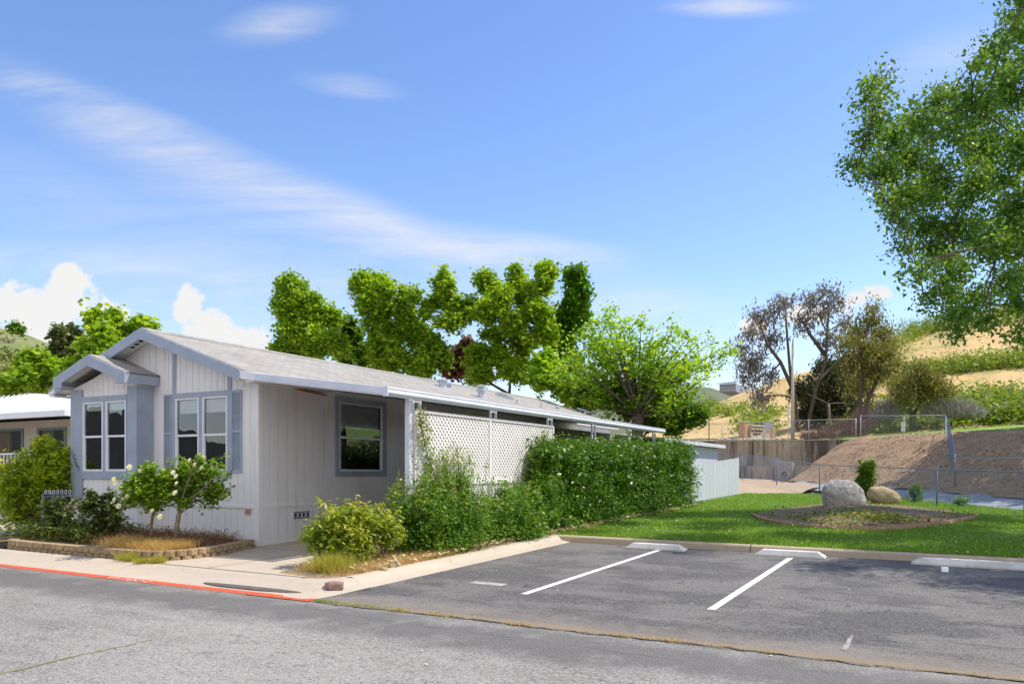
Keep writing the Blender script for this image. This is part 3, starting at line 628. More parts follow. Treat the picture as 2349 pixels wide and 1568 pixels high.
mr2 = N_('ShaderNodeMapRange'); mr2.inputs['To Min'].default_value = .8; mr2.inputs['To Max'].default_value = 1.2; K_(n3_.outputs[0], mr2.inputs[0])
mu_ = N_('ShaderNodeMath'); mu_.operation = 'MULTIPLY'; K_(mr_.outputs[0], mu_.inputs[0]); K_(mr2.outputs[0], mu_.inputs[1])
vm = N_('ShaderNodeVectorMath'); vm.operation = 'SCALE'; K_(br.outputs[0], vm.inputs[0]); K_(mu_.outputs[0], vm.inputs['Scale']); K_(vm.outputs[0], pb.inputs['Base Color'])
bp_ = N_('ShaderNodeBump'); bp_.inputs['Strength'].default_value = .6; bp_.inputs['Distance'].default_value = .012; K_(br.outputs['Fac'], bp_.inputs['Height']); bp_.invert = True; K_(bp_.outputs[0], pb.inputs['Normal'])
XE, YRK, YRB = -12.62, 12.05, 33.2
XEL = 2 * XRG - XE
rf = MB()
rf.prism([(XRG, YRK, ZRG), (XE, YRK, zr(XE)), (XE, YRK, zr(XE) - .05), (XRG, YRK, ZRG - .05), (XEL, YRK, zr(XEL) - .05), (XEL, YRK, zr(XEL))], (0, YRB - YRK, 0))
rf = rf.build('roof', SHN, H)
b = MB()
for sx in (-1, 1):
    b.box((-.14, YRK, -.004), (.14, YRB, .012), Matrix.Translation((XRG + sx * .12, 0, ZRG - .04)) @ Matrix.Rotation(sx * math.atan(SL), 4, 'Y') )
b.build('ridge_cap', SHN, rf)
b = MB()          # soffit and eaves boxes
for sx in (1, -1):
    xe = XRG + sx * (XE - XRG); q = XRG + sx * .01
    b.prism([(q, YRK + .02, zr(q) - .052), (xe, YRK + .02, zr(xe) - .052), (xe, YRK + .02, zr(xe) - .17), (q, YRK + .02, zr(q) - .17)], (0, YF - YRK - .055, 0))
b.box((XR + .04, YRK + .03, 3.86), (XE - .004, YRB - .02, 3.90)); b.box((XEL + .004, YRK + .03, 3.86), (XL - .04, YRB - .02, 3.90))
b.build('soffit', WHITE, rf)
b = MB()
for sx in (1, -1):
    xe = XRG + sx * 3.16; q = XRG
    b.prism([(q, YRK - .04, zr(q) - .015), (xe, YRK - .04, zr(xe) - .015), (xe, YRK - .04, zr(xe) - .255), (q, YRK - .04, zr(q) - .255)][::sx], (0, .04, 0))
    b.build('fascia', BLUE, rf, bevel=.004); b = MB()
    b.prism([(q, YRB, zr(q) - .015), (xe, YRB, zr(xe) - .015), (xe, YRB, zr(xe) - .2), (q, YRB, zr(q) - .2)][::sx], (0, .04, 0)); b.build('fascia', BLUE, rf); b = MB()
b = MB()
xa = XRG + 3.16; b.prism([(xa + .002, YRK - .035, zr(xa) - .03), (-12.47, YRK - .035, 4.03), (-12.47, YRK - .035, 3.86), (xa + .002, YRK - .035, zr(xa) - .2)], (0, .5, 0))
b.build('eave_return', VINYL, rf, bevel=.004)
# soffit vents
b = MB()
for qx, qy in ((-16.66, 12.26), (-16.50, 12.25), (-16.34, 12.24)):
    M = Matrix.Translation((qx, qy, zr(qx) - .176)) @ Matrix.Rotation(-math.atan(SL), 4, 'Y')
    b.add([M @ Vector((.055 * math.cos(a), .055 * math.sin(a), 0)) for a in np.linspace(0, 2 * math.pi, 14, endpoint=False)], [tuple(range(14))])
b.build('soffit_vent', DARKIN, rf)

# window builder ------------------------------------------------
def window(parent, name, cols, z0, zm, z1, Y=None, X=None, out=-1, frame=VINYL, blind=.0, label=None, dep=.35, trim=None):
    """cols: list of (a,b) along X (wall facing -Y) or along Y (wall facing +X)."""
    def bx(b, a0, a1, n0, n1, zz0, zz1):
        if Y is not None: b.box((a0, Y + n0, zz0), (a1, Y + n1, zz1))
        else: b.box((X - n0, a0, zz0), (X - n1, a1, zz1))
    win = MB()
    for (a, c) in cols:
        w = .035
        bx(win, a - .01, a + w, -.03, .03, z0, z1); bx(win, c - w, c + .01, -.03, .03, z0, z1)
        bx(win, a + w, c - w, -.03, .03, z1 - w, z1); bx(win, a + w, c - w, -.03, .03, z0, z0 + w + .01); bx(win, a + w, c - w, -.028, .03, zm - .025, zm + .025)
        for q in (a + w, c - w - .018): bx(win, q, q + .018, -.012, .03, z0 + w, zm - .025)
    f = win.build(name, frame, parent, bevel=.004)
    if label: f['label'] = label
    g = MB()
    for (a, c) in cols:
        for zz0, zz1, off in ((z0 + .045, zm - .025, .012), (zm + .025, z1 - .035, .004)):
            n0 = off
            if Y is not None: g.add([(a + .035, Y + n0, zz0), (c - .035, Y + n0, zz0), (c - .035, Y + n0, zz1), (a + .035, Y + n0, zz1)], [(0, 1, 2, 3)])
            else: g.add([(X - n0, a + .035, zz0), (X - n0, c - .035, zz0), (X - n0, c - .035, zz1), (X - n0, a + .035, zz1)], [(0, 1, 2, 3)])
    g.build('pane', glass(), f)
    a, c = cols[0][0], cols[-1][1]; r = MB()
    # dark room box behind
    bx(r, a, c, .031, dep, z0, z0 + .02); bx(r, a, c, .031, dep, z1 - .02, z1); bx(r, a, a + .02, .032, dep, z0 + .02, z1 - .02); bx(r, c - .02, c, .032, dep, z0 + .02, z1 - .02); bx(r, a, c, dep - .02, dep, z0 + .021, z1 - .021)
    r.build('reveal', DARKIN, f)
    if blind:
        r = MB(); bx(r, a + .05, c - .05, .06, .065, z1 - blind, z1 - .04)
        for q in np.arange(z1 - blind, z1 - .06, .05): bx(r, a + .05, c - .05, .055, .068, q, q + .006)
        r.build('blind', BLIND, f)
    if trim:
        w1, w2, w3 = trim; r = MB(); a0, c0 = a - w1, c + w1
        bx(r, a0, a - .01, -.034, .0, z0, z1 + w2); bx(r, c + .01, c0, -.034, .0, z0, z1 + w2); bx(r, a - .01, c + .01, -.034, 0, z1, z1 + w2); bx(r, a0, c0, -.042, 0, z0 - w3, z0)
        for i in range(len(cols) - 1): bx(r, cols[i][1] + .01, cols[i + 1][0] - .01, -.032, 0, z0, z1)
        r.build('casing', BLUE, f, bevel=.004)
    return f
# cut openings by adding room boxes proud of wall: walls are thick slabs so window boxes replace the slab there
def cut(o, boxes):
    for a, c in boxes:
        k = MB(); k.box(a, c); ko = k.build('cut', DARKIN); m_ = o.modifiers.new('b', 'BOOLEAN'); m_.object = ko; m_.operation = 'DIFFERENCE'; m_.solver = 'EXACT'
        bpy.context.view_layer.update(); dg = bpy.context.evaluated_depsgraph_get(); me = bpy.data.meshes.new_from_object(o.evaluated_get(dg)); o.modifiers.clear(); o.data = me; bpy.data.objects.remove(ko)
wallo = [c for c in H.children if c.name.startswith('wall')][0]; sido = [c for c in H.children if c.name.startswith('siding')][0]
MW = [(-15.41, -14.66), (-14.53, -13.77)]
for o in (wallo, sido):
    cut(o, [((-15.40, YF - .1, 2.04), (-13.78, YF + .2, 3.65)), ((XR - .2, 15.04, 2.03), (XR + .1, 16.68, 3.67))])
window(H, 'window', MW, 2.03, 2.82, 3.66, Y=YF - .012, blind=.34, dep=.9, trim=(.13, .12, .16), label='double window with louvred shutters on the right of the front gable')
window(H, 'window', [(15.03, 16.69)], 2.02, 2.84, 3.68, X=XR + .012, blind=.62, dep=.9, trim=(.17, .13, .13), label='single dark window on the shaded side wall under the carport')
for (xa, xb) in ((-15.80, -15.55), (-13.63, -13.33)):
    b = MB(); za, zb = 1.99, 3.77; Ys = YF - .014
    for (p, q, r_, s_) in ((xa, xa + .035, za, zb), (xb - .035, xb, za, zb), (xa + .035, xb - .035, za, za + .06), (xa + .035, xb - .035, zb - .06, zb), (xa + .035, xb - .035, 2.85, 2.91)):
        b.box((p, Ys - .035, r_), (q, Ys, s_))
    z = za + .07
    while z < zb - .07:
        b.prism([(xa + .035, Ys - .03, z), (xa + .035, Ys - .006, z + .03), (xa + .035, Ys - .001, z + .03), (xa + .035, Ys - .001, z)], (xb - xa - .07, 0, 0)); z += .038
    b.build('shutter', BLUE, H)
# bay ------------------------------------------------
BXL, BXR, BY = -18.54, -16.15, 12.0
bay = MB()
bay.prism([(BXL, BY, ZB), (BXR, BY, ZB), (BXR, BY, 3.98), (-17.26, BY, 4.33), (BXL, BY, 3.98)], (0, YF - BY, 0))
bay = bay.build('bay', WHITE, H)
b = MB(); bf = lambda X: 4.36 - .36 * abs(X + 17.26)
boards_x(b, -18.1, -16.45, 3.92, bf, BY - .001, .19); boards_x(b, -18.1, -16.45, 3.77, lambda X: 3.905, BY - .001, .19)
boards_x(b, -18.1, -16.45, 1.30, lambda X: 1.84, BY - .001, .19); boards_x(b, BXL, BXR, ZB, lambda X: 1.22, BY - .001, .19, t=.008)
b.box((BXL - .02, BY - .03, 1.22), (BXR + .03, BY - .001, 1.30)); b.box((BXR + .001, BY, 1.22), (BXR + .03, YF - .04, 1.30))
b.build('siding', WHITE, bay)
b = MB()
b.box((BXL - .012, BY - .03, 1.301), (-18.10, BY + .001, 3.95)); b.box((BXL - .013, BY, 1.301), (BXL - .001, YF - .04, 3.95)); b.box((-18.12, BY - .045, 1.301), (-18.08, BY - .0295, 3.9))
b.build('pilaster', BLUE, bay, bevel=.004)
b = MB(); b.box((-16.47, BY - .03, 1.84), (BXR + .012, BY + .001, 3.95)); b.box((BXR + .001, BY, 1.301), (BXR + .013, YF - .04, 3.95)); b.build('pilaster', BLUE, bay, bevel=.004)
cut(bay, [((-18.05, BY - .2, 2.03), (-16.51, YF + .05, 3.63))])
for o in (wallo,): cut(o, [((-18.1, YF - .1, 1.98), (-16.45, YF + .3, 3.7))])
window(H, 'window', [(-18.06, -17.33), (-17.21, -16.50)], 2.02, 2.83, 3.64, Y=BY - .012, blind=.2, dep=.95, trim=(.03, .13, .18), label='double window in the projecting bay at the left')
# bay roof
b = MB(); zb_ = lambda X: 4.69 - .36 * abs(X + 17.26)
XB0, XB1 = -18.56, -15.96
b.prism([(-17.26, 11.58, 4.70), (XB1, 11.58, zb_(XB1)), (XB1, 11.58, zb_(XB1) - .04), (-17.26, 11.58, 4.66), (XB0, 11.58, zb_(XB0) - .04), (XB0, 11.58, zb_(XB0))], (0, YF - 11.6, 0))
br_ = b.build('bay_roof', SHN, H)
b = MB()
for sx in (1, -1):
    xe = -17.26 + sx * 1.30; q = -17.26
    hh = [(q, 11.54, 4.675), (xe, 11.54, zb_(xe) - .015), (xe, 11.54, zb_(xe) - .255), (xe - sx * .32, 11.54, zb_(xe) - .255), (xe - sx * .32, 11.54, zb_(xe) - .255 + .115), (q, 11.54, 4.675 - .25)]
    b.prism(hh[::sx], (0, .04, 0))
    b.box((xe - .03 * (sx > 0) + 0, 11.58, zb_(xe) - .25), (xe + .03 * (sx < 0), YF - .04, zb_(xe) - .045))
b.build('fascia', BLUE, br_, bevel=.004)
b = MB()
for sx in (1, -1):
    q = -17.26; xe = q + sx * 1.26; b.prism([(q, 11.585, 4.655), (xe, 11.585, zb_(xe) - .05), (xe, 11.585, zb_(xe) - .10), (q, 11.585, 4.60)][::sx], (0, BY - 11.62, 0))
    xi = BXR + .015 if sx > 0 else BXL - .015
    b.box((min(xi, xe), 11.6, zb_(xe) - .24), (max(xi, xe), YF - .05, zb_(xe) - .2))
b.build('soffit', WHITE, br_)
# house number
NUM = mat('black_metal_numerals', (.03, .03, .05), .5)
for i, ch in enumerate('17267'):
    text('house_number_digit', ch, .155, NUM, Vector((-18.525 + i * .062, BY - .034, 2.42 - i * .098)), Matrix.Rotation(R(90), 3, 'X') , H, ext=.004)
b = MB(); b.box((-13.22, YF - .04, 1.1), (-13.08, YF - .012, 1.2)); q = b.build('meter_tag', mat('faded_red_tag', (.55, .25, .22), .6, (.45, .2, .2), 12), H)
# side grille
b = MB(); b.box((XR + .009, 13.5, .95), (XR + .016, 14.02, 1.12)); gr = b.build('foundation_vent', DARKIN, H)
b = MB(); Xg = XR + .022
for zz in (.945, 1.115): b.tube([(Xg, 13.48, zz), (Xg, 14.04, zz)], .009, 6)
for yy in (13.49, 14.03): b.tube([(Xg, yy, .945), (Xg, yy, 1.12)], .009, 6)
for k in range(4):
    yc = 13.56 + k * .13; b.tube([(Xg, yc + .05 * math.cos(a), 1.032 + .055 * math.sin(a)) for a in np.linspace(0, 2 * math.pi, 13)], .007, 5)
    b.tube([(Xg, yc + .065, .95), (Xg, yc + .065, 1.11)], .005, 5)
b.build('grille', GUT, gr)
# rusty shelf-like lamp on side wall
RUST = mat('rusty_metal', (.62, .26, .09), .8, (.34, .14, .06), 18, .4, 40)
lp = MB(); lp.prism([(XR + .015, 13.42, 3.86), (XR + .015, 14.5, 3.80), (XR + .2, 14.4, 3.76), (XR + .22, 13.55, 3.80)], (0, 0, .025)); 
lp.build('wall_lamp', RUST, H)
# roof furniture
def onroof(x, y):
    for d in np.linspace(14, 45, 4000):
        q = P(x, y, d)
        if q.x > XRG and q.z <= zr(q.x) : return q
        if q.x <= XRG and q.z <= zr(q.x): return q
    return None
VENTM = mat('grey_vent_metal', (.55, .58, .64), .4, (.42, .45, .5), 9, metal=.2)
def vent(x, y, h, r, capr, nm, capt=.06, tiers=1):
    q = onroof(x, y); b = MB(); b.tube([(q.x, q.y, q.z - .06), (q.x, q.y, q.z + h)], r, 14)
    for k in range(tiers):
        z = q.z + h - k * .14; b.tube([(q.x, q.y, z - capt), (q.x, q.y, z)], capr, 14); b.tube([(q.x, q.y, z), (q.x, q.y, z + .03)], [capr, capr * .3], 14)
    M = Matrix.Translation((q.x, q.y, zr(q.x) + .008)) @ Matrix.Rotation(math.atan(SL), 4, 'Y'); b.box((-r * 2, -r * 2, -.008), (r * 2, r * 2, .006), M)
    b.build(nm, VENTM, rf, smooth=False)
vent(1015, 888, .26, .13, .19, 'roof_vent'); vent(1030, 889, .16, .08, .12, 'roof_vent'); vent(1103, 912, .42, .11, .17, 'flue_pipe', tiers=2)
vent(1186, 926, .16, .025, .05, 'vent_pipe', .03); vent(1241, 934, .18, .025, .055, 'vent_pipe', .03); vent(1279, 938, .12, .09, .1, 'roof_vent')
for (x, y, w) in ((1157, 911, .28), (1345, 944, .35)):
    q = onroof(x, y); b = MB(); M = Matrix.Translation((q.x, q.y, zr(q.x) + .03)) @ Matrix.Rotation(math.atan(SL), 4, 'Y'); b.box((-w, -w, -.03), (w, w, .05), M)
    so_ = b.build('roof_hatch', VENTM, rf); b = MB(); b.box((-w * .8, -w * .8, .05), (w * .8, w * .8, .062), M); b.build('hatch_pane', mat('hatch_plastic', (.2, .22, .25), .25), so_)

# ================================================================ CARPORT AWNING
XA, YA0, YA1 = -9.16, 12.05, 28.7
CP = empty('carport_awning', (XA, YA0, .3), 'flat metal carport awning with pale grey gutter along the side of the white mobile home', 'awning')
def az(X): return 3.99 + (X + 12.47) * (-.135)
b = MB(); x = -12.45
b.prism([(-12.80, YA0 + .06, az(-12.80) - .115), (XA - .1, YA0 + .06, az(XA - .1) - .06), (XA - .1, YA0 + .06, az(XA - .1) - .02), (-12.80, YA0 + .06, az(-12.80) - .085)], (0, YA1 - YA0 - .1, 0))
pan = b.build('pan', mat('awning_pan', (.22, .23, .27), .6, (.17, .18, .22), 3), CP)
b = MB(); y = YA0 + .3
while y < YA1: b.prism([(-12.4, y, az(-12.4) - .061), (XA - .12, y, az(XA - .12) - .061), (XA - .12, y, az(XA - .12) - .11), (-12.4, y, az(-12.4) - .11)], (0, .03, 0)); y += .4
b.build('rib', MATS['awning_pan'], pan)
# front-end trim: moulded band with two ridges
b = MB()
prof = [(0, .0), (-.05, .0), (-.06, -.015), (-.05, -.05), (-.062, -.075), (-.05, -.10), (-.07, -.125), (-.05, -.165), (0, -.17)]
dx = XA - (-12.47); dz = az(XA) - az(-12.47)
b.prism([(-12.47, YA0 + p[0], az(-12.47) + .04 + p[1]) for p in prof], (dx, 0, dz)); b.build('end_trim', GUT, CP)
b = MB(); prof2 = [(0, 0), (.05, 0), (.062, -.02), (.05, -.05), (.075, -.085), (.075, -.11), (.05, -.145), (.03, -.17), (0, -.17)]
b.prism([(XA - .02 + p[0], YA0 - .06, az(XA) + .04 + p[1]) for p in prof2], (0, YA1 - YA0 + .1, 0)); b.build('gutter', GUT, CP)
b = MB(); b.box((XA - .03, YA0 - .075, az(XA) - .14), (XA + .07, YA0 - .05, az(XA) + .05)); b.build('gutter_cap', GUT, CP)
XP = -9.32
def post(y, single=False, bot=None):
    b = MB(); zt = az(XP) - .12; z0 = G(XP, y) + .1
    if single: b.box((XP - .05, y - .06, z0), (XP + .05, y + .06, zt))
    else:
        for dy in (-.12, .12): b.box((XP - .025, y + dy - .03, z0), (XP + .025, y + dy + .03, zt))
        for z in (zt - .06, 3.20, 2.2, 1.2): b.box((XP - .02, y - .09, z), (XP + .02, y + .09, z + .05))
    b.build('post', GUT, CP, bevel=.004)
ys = [onX(937, XP)[0]]; post(ys[0], True)
py = [onX(x, XP)[0] for x in (954, 1130, 1260, 1361, 1442, 1500)]
for y in py: post(y)
# lattice screen
LT = empty('lattice_screen', (XP, py[0], .4), 'white diamond lattice screen panel hung between the carport posts behind the bushes', 'lattice')
XLt = XP + .045; y0, y1 = py[0] - .14, py[2] + .12; zb0, zt0 = .7, 3.24
ymid = onX(1122, XLt)[0]
def lattice(b, ya, yb, za, zb, X, pitch=.092, w=.053, t=.005):
    for sgn, off in ((1, 0), (-1, t + .001)):
        k = pitch * math.sqrt(2); L0 = zb - za; c = ya - L0 if sgn > 0 else ya
        while c < (yb if sgn > 0 else yb + L0):
            # line y = c + sgn*(z-za)
            t0, t1 = 0, L0
            if sgn > 0: t0 = max(t0, ya - c); t1 = min(t1, yb - c)
            else: t0 = max(t0, c - yb); t1 = min(t1, c - ya)
            if t1 - t0 > .02:
                h = w / 2 * math.sqrt(2)
                a = (c + sgn * t0, za + t0); d = (c + sgn * t1, za + t1)
                b.prism([(X + off, a[0] - h, a[1]), (X + off, a[0] + h, a[1]), (X + off, d[0] + h, d[1]), (X + off, d[0] - h, d[1])], (t, 0, 0))
            c += k
b = MB(); lattice(b, y0 + .04, ymid - .03, 1.84, zt0 - .05, XLt); lattice(b, ymid + .03, y1 - .04, 1.84, zt0 - .05, XLt)
lattice(b, y0 + .04, ymid - .03, zb0, 1.74, XLt); lattice(b, ymid + .03, y1 - .04, zb0, 1.74, XLt)
b.build('lattice_panel', LATT, LT)
b = MB()
b.box((XLt - .02, y0, zt0 - .05), (XLt + .035, y1, zt0)); b.box((XLt - .02, y0, 1.74), (XLt + .035, y1, 1.84)); b.box((XLt - .02, y0, zb0 - .05), (XLt + .035, y1, zb0))
for y in (y0, ymid - .03, y1 - .05): b.box((XLt - .018, y, zb0), (XLt + .033, y + .06, zt0 - .05))
b.build('frame', LATT, LT)
# beige building wall seen beyond carport: rear room of house
b = MB(); b.box((-12.84, 24.5, ZB), (-11.2, 33.0, 3.45)); rr_ = b.build('rear_room', mat('olive_tan_siding', (.42, .40, .26), .7, (.35, .33, .22), 2), H)

# ================================================================ SHED + WHITE BOARD FENCE
SH = empty('shed', (-11, 34, .7), 'pale blue-white shed with low grey roof behind the tall hedge', 'shed')
BLUEW = multi('streaked_blue_white_paint', [((.48, .53, .6), 2, .42, .6, (1, 1, .15), .8), ((.72, .74, .78), 9, .5, .66, (1, 3, .1), .7)], (.54, .57, .62), rough=.7, bump=.2, bscale=20)  # greyer and paler streaks drawn out along the height
b = MB(); b.box((-12.9, 29.3, .6), (-9.5, 37.9, 3.12)); 
b.build('wall', BLUEW, SH)
b = MB(); boards_y(b, 29.3, 37.9, .7, 3.1, -9.499, .3); b.build('siding', BLUEW, SH)
b = MB(); b.prism([(-13.1, 29.0, 3.5), (-9.25, 29.0, 3.2), (-9.25, 29.0, 3.28), (-13.1, 29.0, 3.6)], (0, 9.3, 0)); b.build('roof', mat('grey_roll_roofing', (.3, .31, .32), .85, (.22, .23, .24), 5), SH)
b = MB(); b.box((-9.25, 28.98, 3.12), (-9.21, 38.32, 3.27)); b.box((-9.3, 38.3, 3.12), (-13.0, 38.33, 3.3)); b.build('fascia', GUT, SH)
FW = MB(); y = 29.2
while y < 40.3:
    zt = 2.33 + .36 * max(0, (y - 33)) / 7 + random.uniform(-.012, .012); z0 = G(-9.05, y) + .12 + random.uniform(0, .04); FW.box((-9.08, y, z0), (-9.05 + random.uniform(-.004, .004), y + .135, zt)); y += .145
for q in (.5, 1.5): FW.box((-9.13, 29.2, q + .8), (-9.085, 40.3, q + .88))
fe = empty('board_fence', (-9.07, 34.5, .8), 'white vertical board fence running back from the end of the hedge', 'fence')
FW.build('boards', BLUEW, fe)

# ================================================================ PLANTER WALL
BLK = multi('split_face_block', [((.42, .31, .17), 4, .4, .62, (1, 1, 1), .8), ((.2, .13, .08), 9, .5, .66, (1, 1, 1), .7), ((.55, .45, .28), 20, .54, .68, (1, 1, 1), .7)], (.36, .26, .16), bump=1.0, bscale=28, bdist=.03)
path = [(-17.4, 9.95), (-17.0, 9.72), (-16.2, 9.68), (-15, 9.68), (-14, 9.70), (-13.2, 9.72), (-12.75, 9.82), (-12.42, 10.1), (-12.34, 10.5), (-12.42, 11.1), (-12.62, 11.8), (-12.85, 12.3)]
seg = []; 
for i in range(len(path) - 1):
    a, c = Vector((*path[i], 0)), Vector((*path[i + 1], 0)); n = max(1, round((c - a).length / .02))
    seg += [a.lerp(c, k / n) for k in range(n)]
def along(seg, w, start=0):
    out = []; i = int(start / .02); st = int(w / .02)
    while i + st < len(seg): out.append((seg[i], seg[i + st])); i += st
    return out
b = MB()
for course, (z0, z1, off) in enumerate(((.05, .16, 0), (.165, .275, .1))):
    for a, c in along(seg, .21, off):
        t = (c - a).normalized(); nn = Vector((t.y, -t.x, 0)); m = (a + c) / 2; hw = (c - a).length / 2 - .006; j = random.uniform(-.008, .008); g0 = G(m.x, m.y)
        pr = [m - t * hw - nn * .13, m + t * hw - nn * .13, m + t * hw + nn * (.045 + j), m + t * hw * .45 + nn * (.085 + j + random.uniform(-.012, .012)), m - t * hw * .45 + nn * (.085 + j + random.uniform(-.012, .012)), m - t * hw + nn * (.045 + j)]
        b.prism([(p.x, p.y, g0 + z0) for p in pr], (0, 0, z1 - z0))
pw = b.build('planter_wall', BLK, bevel=.008); tag(pw, 'low curved tan split-face block planter wall in front of the white house', 'planter wall')
b = MB()
for k in range(12):
    t0 = k / 11; a = Vector((-19.6 + 2.0 * t0, 10.1 + .5 * math.sin(t0 * 2.5), 0)); b.box((a.x, a.y, G(a.x, a.y) + .05), (a.x + .17, a.y + .14, G(a.x, a.y) + .24))
tag(b.build('planter_wall', BLK, bevel=.008), 'short low block edging at the far left beside the walkway', 'planter wall')
sheet('planter_soil', np.linspace(-18.6, -12.4, 24), np.linspace(9.75, 12.5, 10), lambda x, y: G(x, y) + .215 + .02 * math.sin(x * 5) * math.sin(y * 4), BED, keep=lambda x, y: x < -12.5 - max(0, y - 10.6) * .24 and x + (y > 10.4) * .0 < -12.5 - max(0, 10.1 - y) * .5)
# dry grass & weeds in planter
n = 5500; X = rng.normal(-13.45, .5, n).clip(-14.6, -12.65); Y = rng.normal(10.25, .22, n).clip(9.85, 10.9); Z = np.array([G(a, c) for a, c in zip(X, Y)]) + .25
blades('dry_grass_tuft', X, Y, Z, .17, .004, DRYG, .9)
n = 5200; X = rng.uniform(-18, -12.8, n); Y = rng.uniform(10.3, 12.0, n); Z = np.array([G(a, c) for a, c in zip(X, Y)]) + .25
REDW = leafmat('red_brown_weed', (.16, .07, .05), (.30, .15, .1), (.22, .24, .06), trans=.25, gloss=.7)
blades('weeds', X, Y, Z, .19, .006, REDW, .6)
C = np.stack([X[:4000], Y[:4000], Z[:4000] + .24 * rng.random(4000) ** 1.5], 1); tag(leaf_mesh('weed_leaves', C, .04, REDW, up=.5), kind='stuff')
n = 5000; X = rng.uniform(-18.3, -15.2, n); Y = rng.uniform(10.0, 11.6, n); Z = np.array([G(a, c) for a, c in zip(X, Y)]) + .25 + .3 * rng.random(n)
GREENW = leafmat('green_weed', (.05, .10, .015), (.16, .24, .035), (.3, .3, .06), trans=.3, gloss=.5)
C = np.stack([X, Y, Z], 1); tag(leaf_mesh('green_ground_cover', C, .06, GREENW, up=.5), kind='stuff')
for (x, y, w_, hh) in ((-13.1, 9.58, .25, .16), (-12.4, 9.62, .14, .13), (-12.65, 9.5, .1, .08)):
    n = 500; X = rng.normal(x, w_ * .5, n); Y = rng.normal(y, .05, n); Z = np.array([G(a, c) for a, c in zip(X, Y)]) + .09
    blades('kerb_weeds', X, Y, Z, hh, .005, leafmat('yellow_weed', (.22, .26, .03), (.5, .46, .1), trans=.35, gloss=.6), .7)

# ================================================================ SHRUBS AND ROSES
HEDGE = leafmat('hedge_leaf', (.035, .115, .010), (.15, .30, .026), (.40, .48, .08), trans=.36, gloss=.5)
YEL = leafmat('variegated_leaf', (.10, .19, .015), (.34, .42, .045), (.66, .56, .13), trans=.4, gloss=.5)
def shrub(name, label, cat, base, blobs, n, leaf, m, clump=.1, stems=10, sr=.014, group=None, up=.35, shell=.5, aspect=.5, per=18, bark=BARK, spikes=0, spikeh=.4):
    e = empty(name, base, label, cat, group); base = Vector(base); b = MB()
    for i in range(stems):
        c, r = random.choice(blobs); c = Vector(c)
        st = base + Vector((random.uniform(-1, 1) * .12, random.uniform(-1, 1) * .12, 0)) if stems < 14 else Vector((c.x + random.uniform(-.2, .2), c.y + random.uniform(-.5, .5), G(c.x, c.y) + .12))
        q = c + Vector((random.uniform(-1, 1) * r[0], random.uniform(-1, 1) * r[1], random.uniform(-.3, .9) * r[2])) * .8
        limb(b, st, q, sr, sr * .3, .12, 5, 5)
    C, v = cloud(blobs, n, clump, shell, per)
    if spikes:
        ex = []; 
        for i in range(spikes):
            c, r = random.choice(blobs); a = random.uniform(0, 6.28); p = Vector(c) + Vector((math.cos(a) * r[0] * .8, math.sin(a) * r[1] * .8, r[2] * random.uniform(.5, .9)))
            h = spikeh * random.uniform(.4, 1.2); q = p + Vector((random.uniform(-.2, .2) * h, random.uniform(-.2, .2) * h, h)); b.tube([p, p.lerp(q, .5), q], [.006, .005, .002], 4)
            m_ = int(14 + 30 * h); tt = rng.random(m_); ex.append(np.array(p) + np.outer(tt, np.array(q - p)) + rng.normal(size=(m_, 3)) * .035)
        ex = np.concatenate(ex); C = np.concatenate([C, ex]); v = np.concatenate([v, .6 + .4 * rng.random(len(ex))])
    zmin = G(base.x, base.y) + .06; ok = C[:, 2] > zmin; C = C[ok]; v = v[ok]
    b.build('stem', bark, e, smooth=True); leaf_mesh('foliage', C, leaf, m, e, v, aspect=aspect, up=up)
    return e
def wb(x, y, z, rx, ry, rz): return ((x, y, z), (rx, ry, rz))
# tall clipped hedge, Y 17.3 .. 30
bl = []
for y in np.arange(18.2, 30.2, .62):
    f = (y - 18.2) / 12; zt = 2.86 + .32 * f; zg = G(-8.7, y)
    for z in np.arange(zg + .3, zt - .25, .55): bl.append(wb(-8.85 + .08 * math.sin(y * 2 + z * 3) + .12 * (z < 1.2), y + random.uniform(-.1, .1), z, .62, .5, .42))
    bl.append(wb(-8.9, y, zt - .38, .6, .5, .42))
shrub('hedge', 'tall dense dark green hedge between the lattice screen and the white board fence', 'hedge', (-8.8, 24, .6), bl, 80000, .092, leafmat('clipped_hedge_leaf', (.028, .09, .008), (.115, .25, .022), (.36, .44, .08), trans=.32, gloss=.38), .095, 40, .02, spikes=16, spikeh=.1)

bl = [wb(-8.95, 12.4, .8, .45, .35, .6), wb(-9.0, 12.6, 1.2, .4, .35, .45), wb(-8.9, 12.6, .75, .6, .55, .55), wb(-8.75, 12.9, 1.15, .6, .5, .5), wb(-8.9, 13.5, 1.0, .65, .6, .75), wb(-8.6, 13.9, .8, .6, .6, .6), wb(-9.0, 13.3, 1.6, .35, .5, .4), wb(-8.8, 14.2, 1.25, .55, .5, .55), wb(-8.9, 14.1, 1.7, .35, .35, .35), wb(-8.6, 13.2, .55, .55, .6, .4)]
shrub('bush', 'wild bright green bush with upright shoots in front of the white lattice', 'bush', (-8.8, 13.3, .5), bl, 30000, .06, HEDGE, .07, 24, .014, spikes=110, spikeh=.5)
bl = [wb(-8.8, 15.1, .82, .6, .6, .62), wb(-8.7, 15.9, .85, .6, .6, .62), wb(-8.8, 16.7, .95, .6, .6, .7), wb(-8.8, 17.5, 1.15, .6, .55, .85), wb(-8.5, 16.2, .6, .55, .8, .45), wb(-8.9, 17.9, 1.8, .5, .45, .6), wb(-9.0, 16.2, 1.45, .3, .3, .3)]
shrub('bush', 'low green bush filling the gap between the wild bush and the tall hedge', 'bush', (-8.7, 16.3, .5), bl, 32000, .066, HEDGE, .08, 26, .014, spikes=50, spikeh=.2)
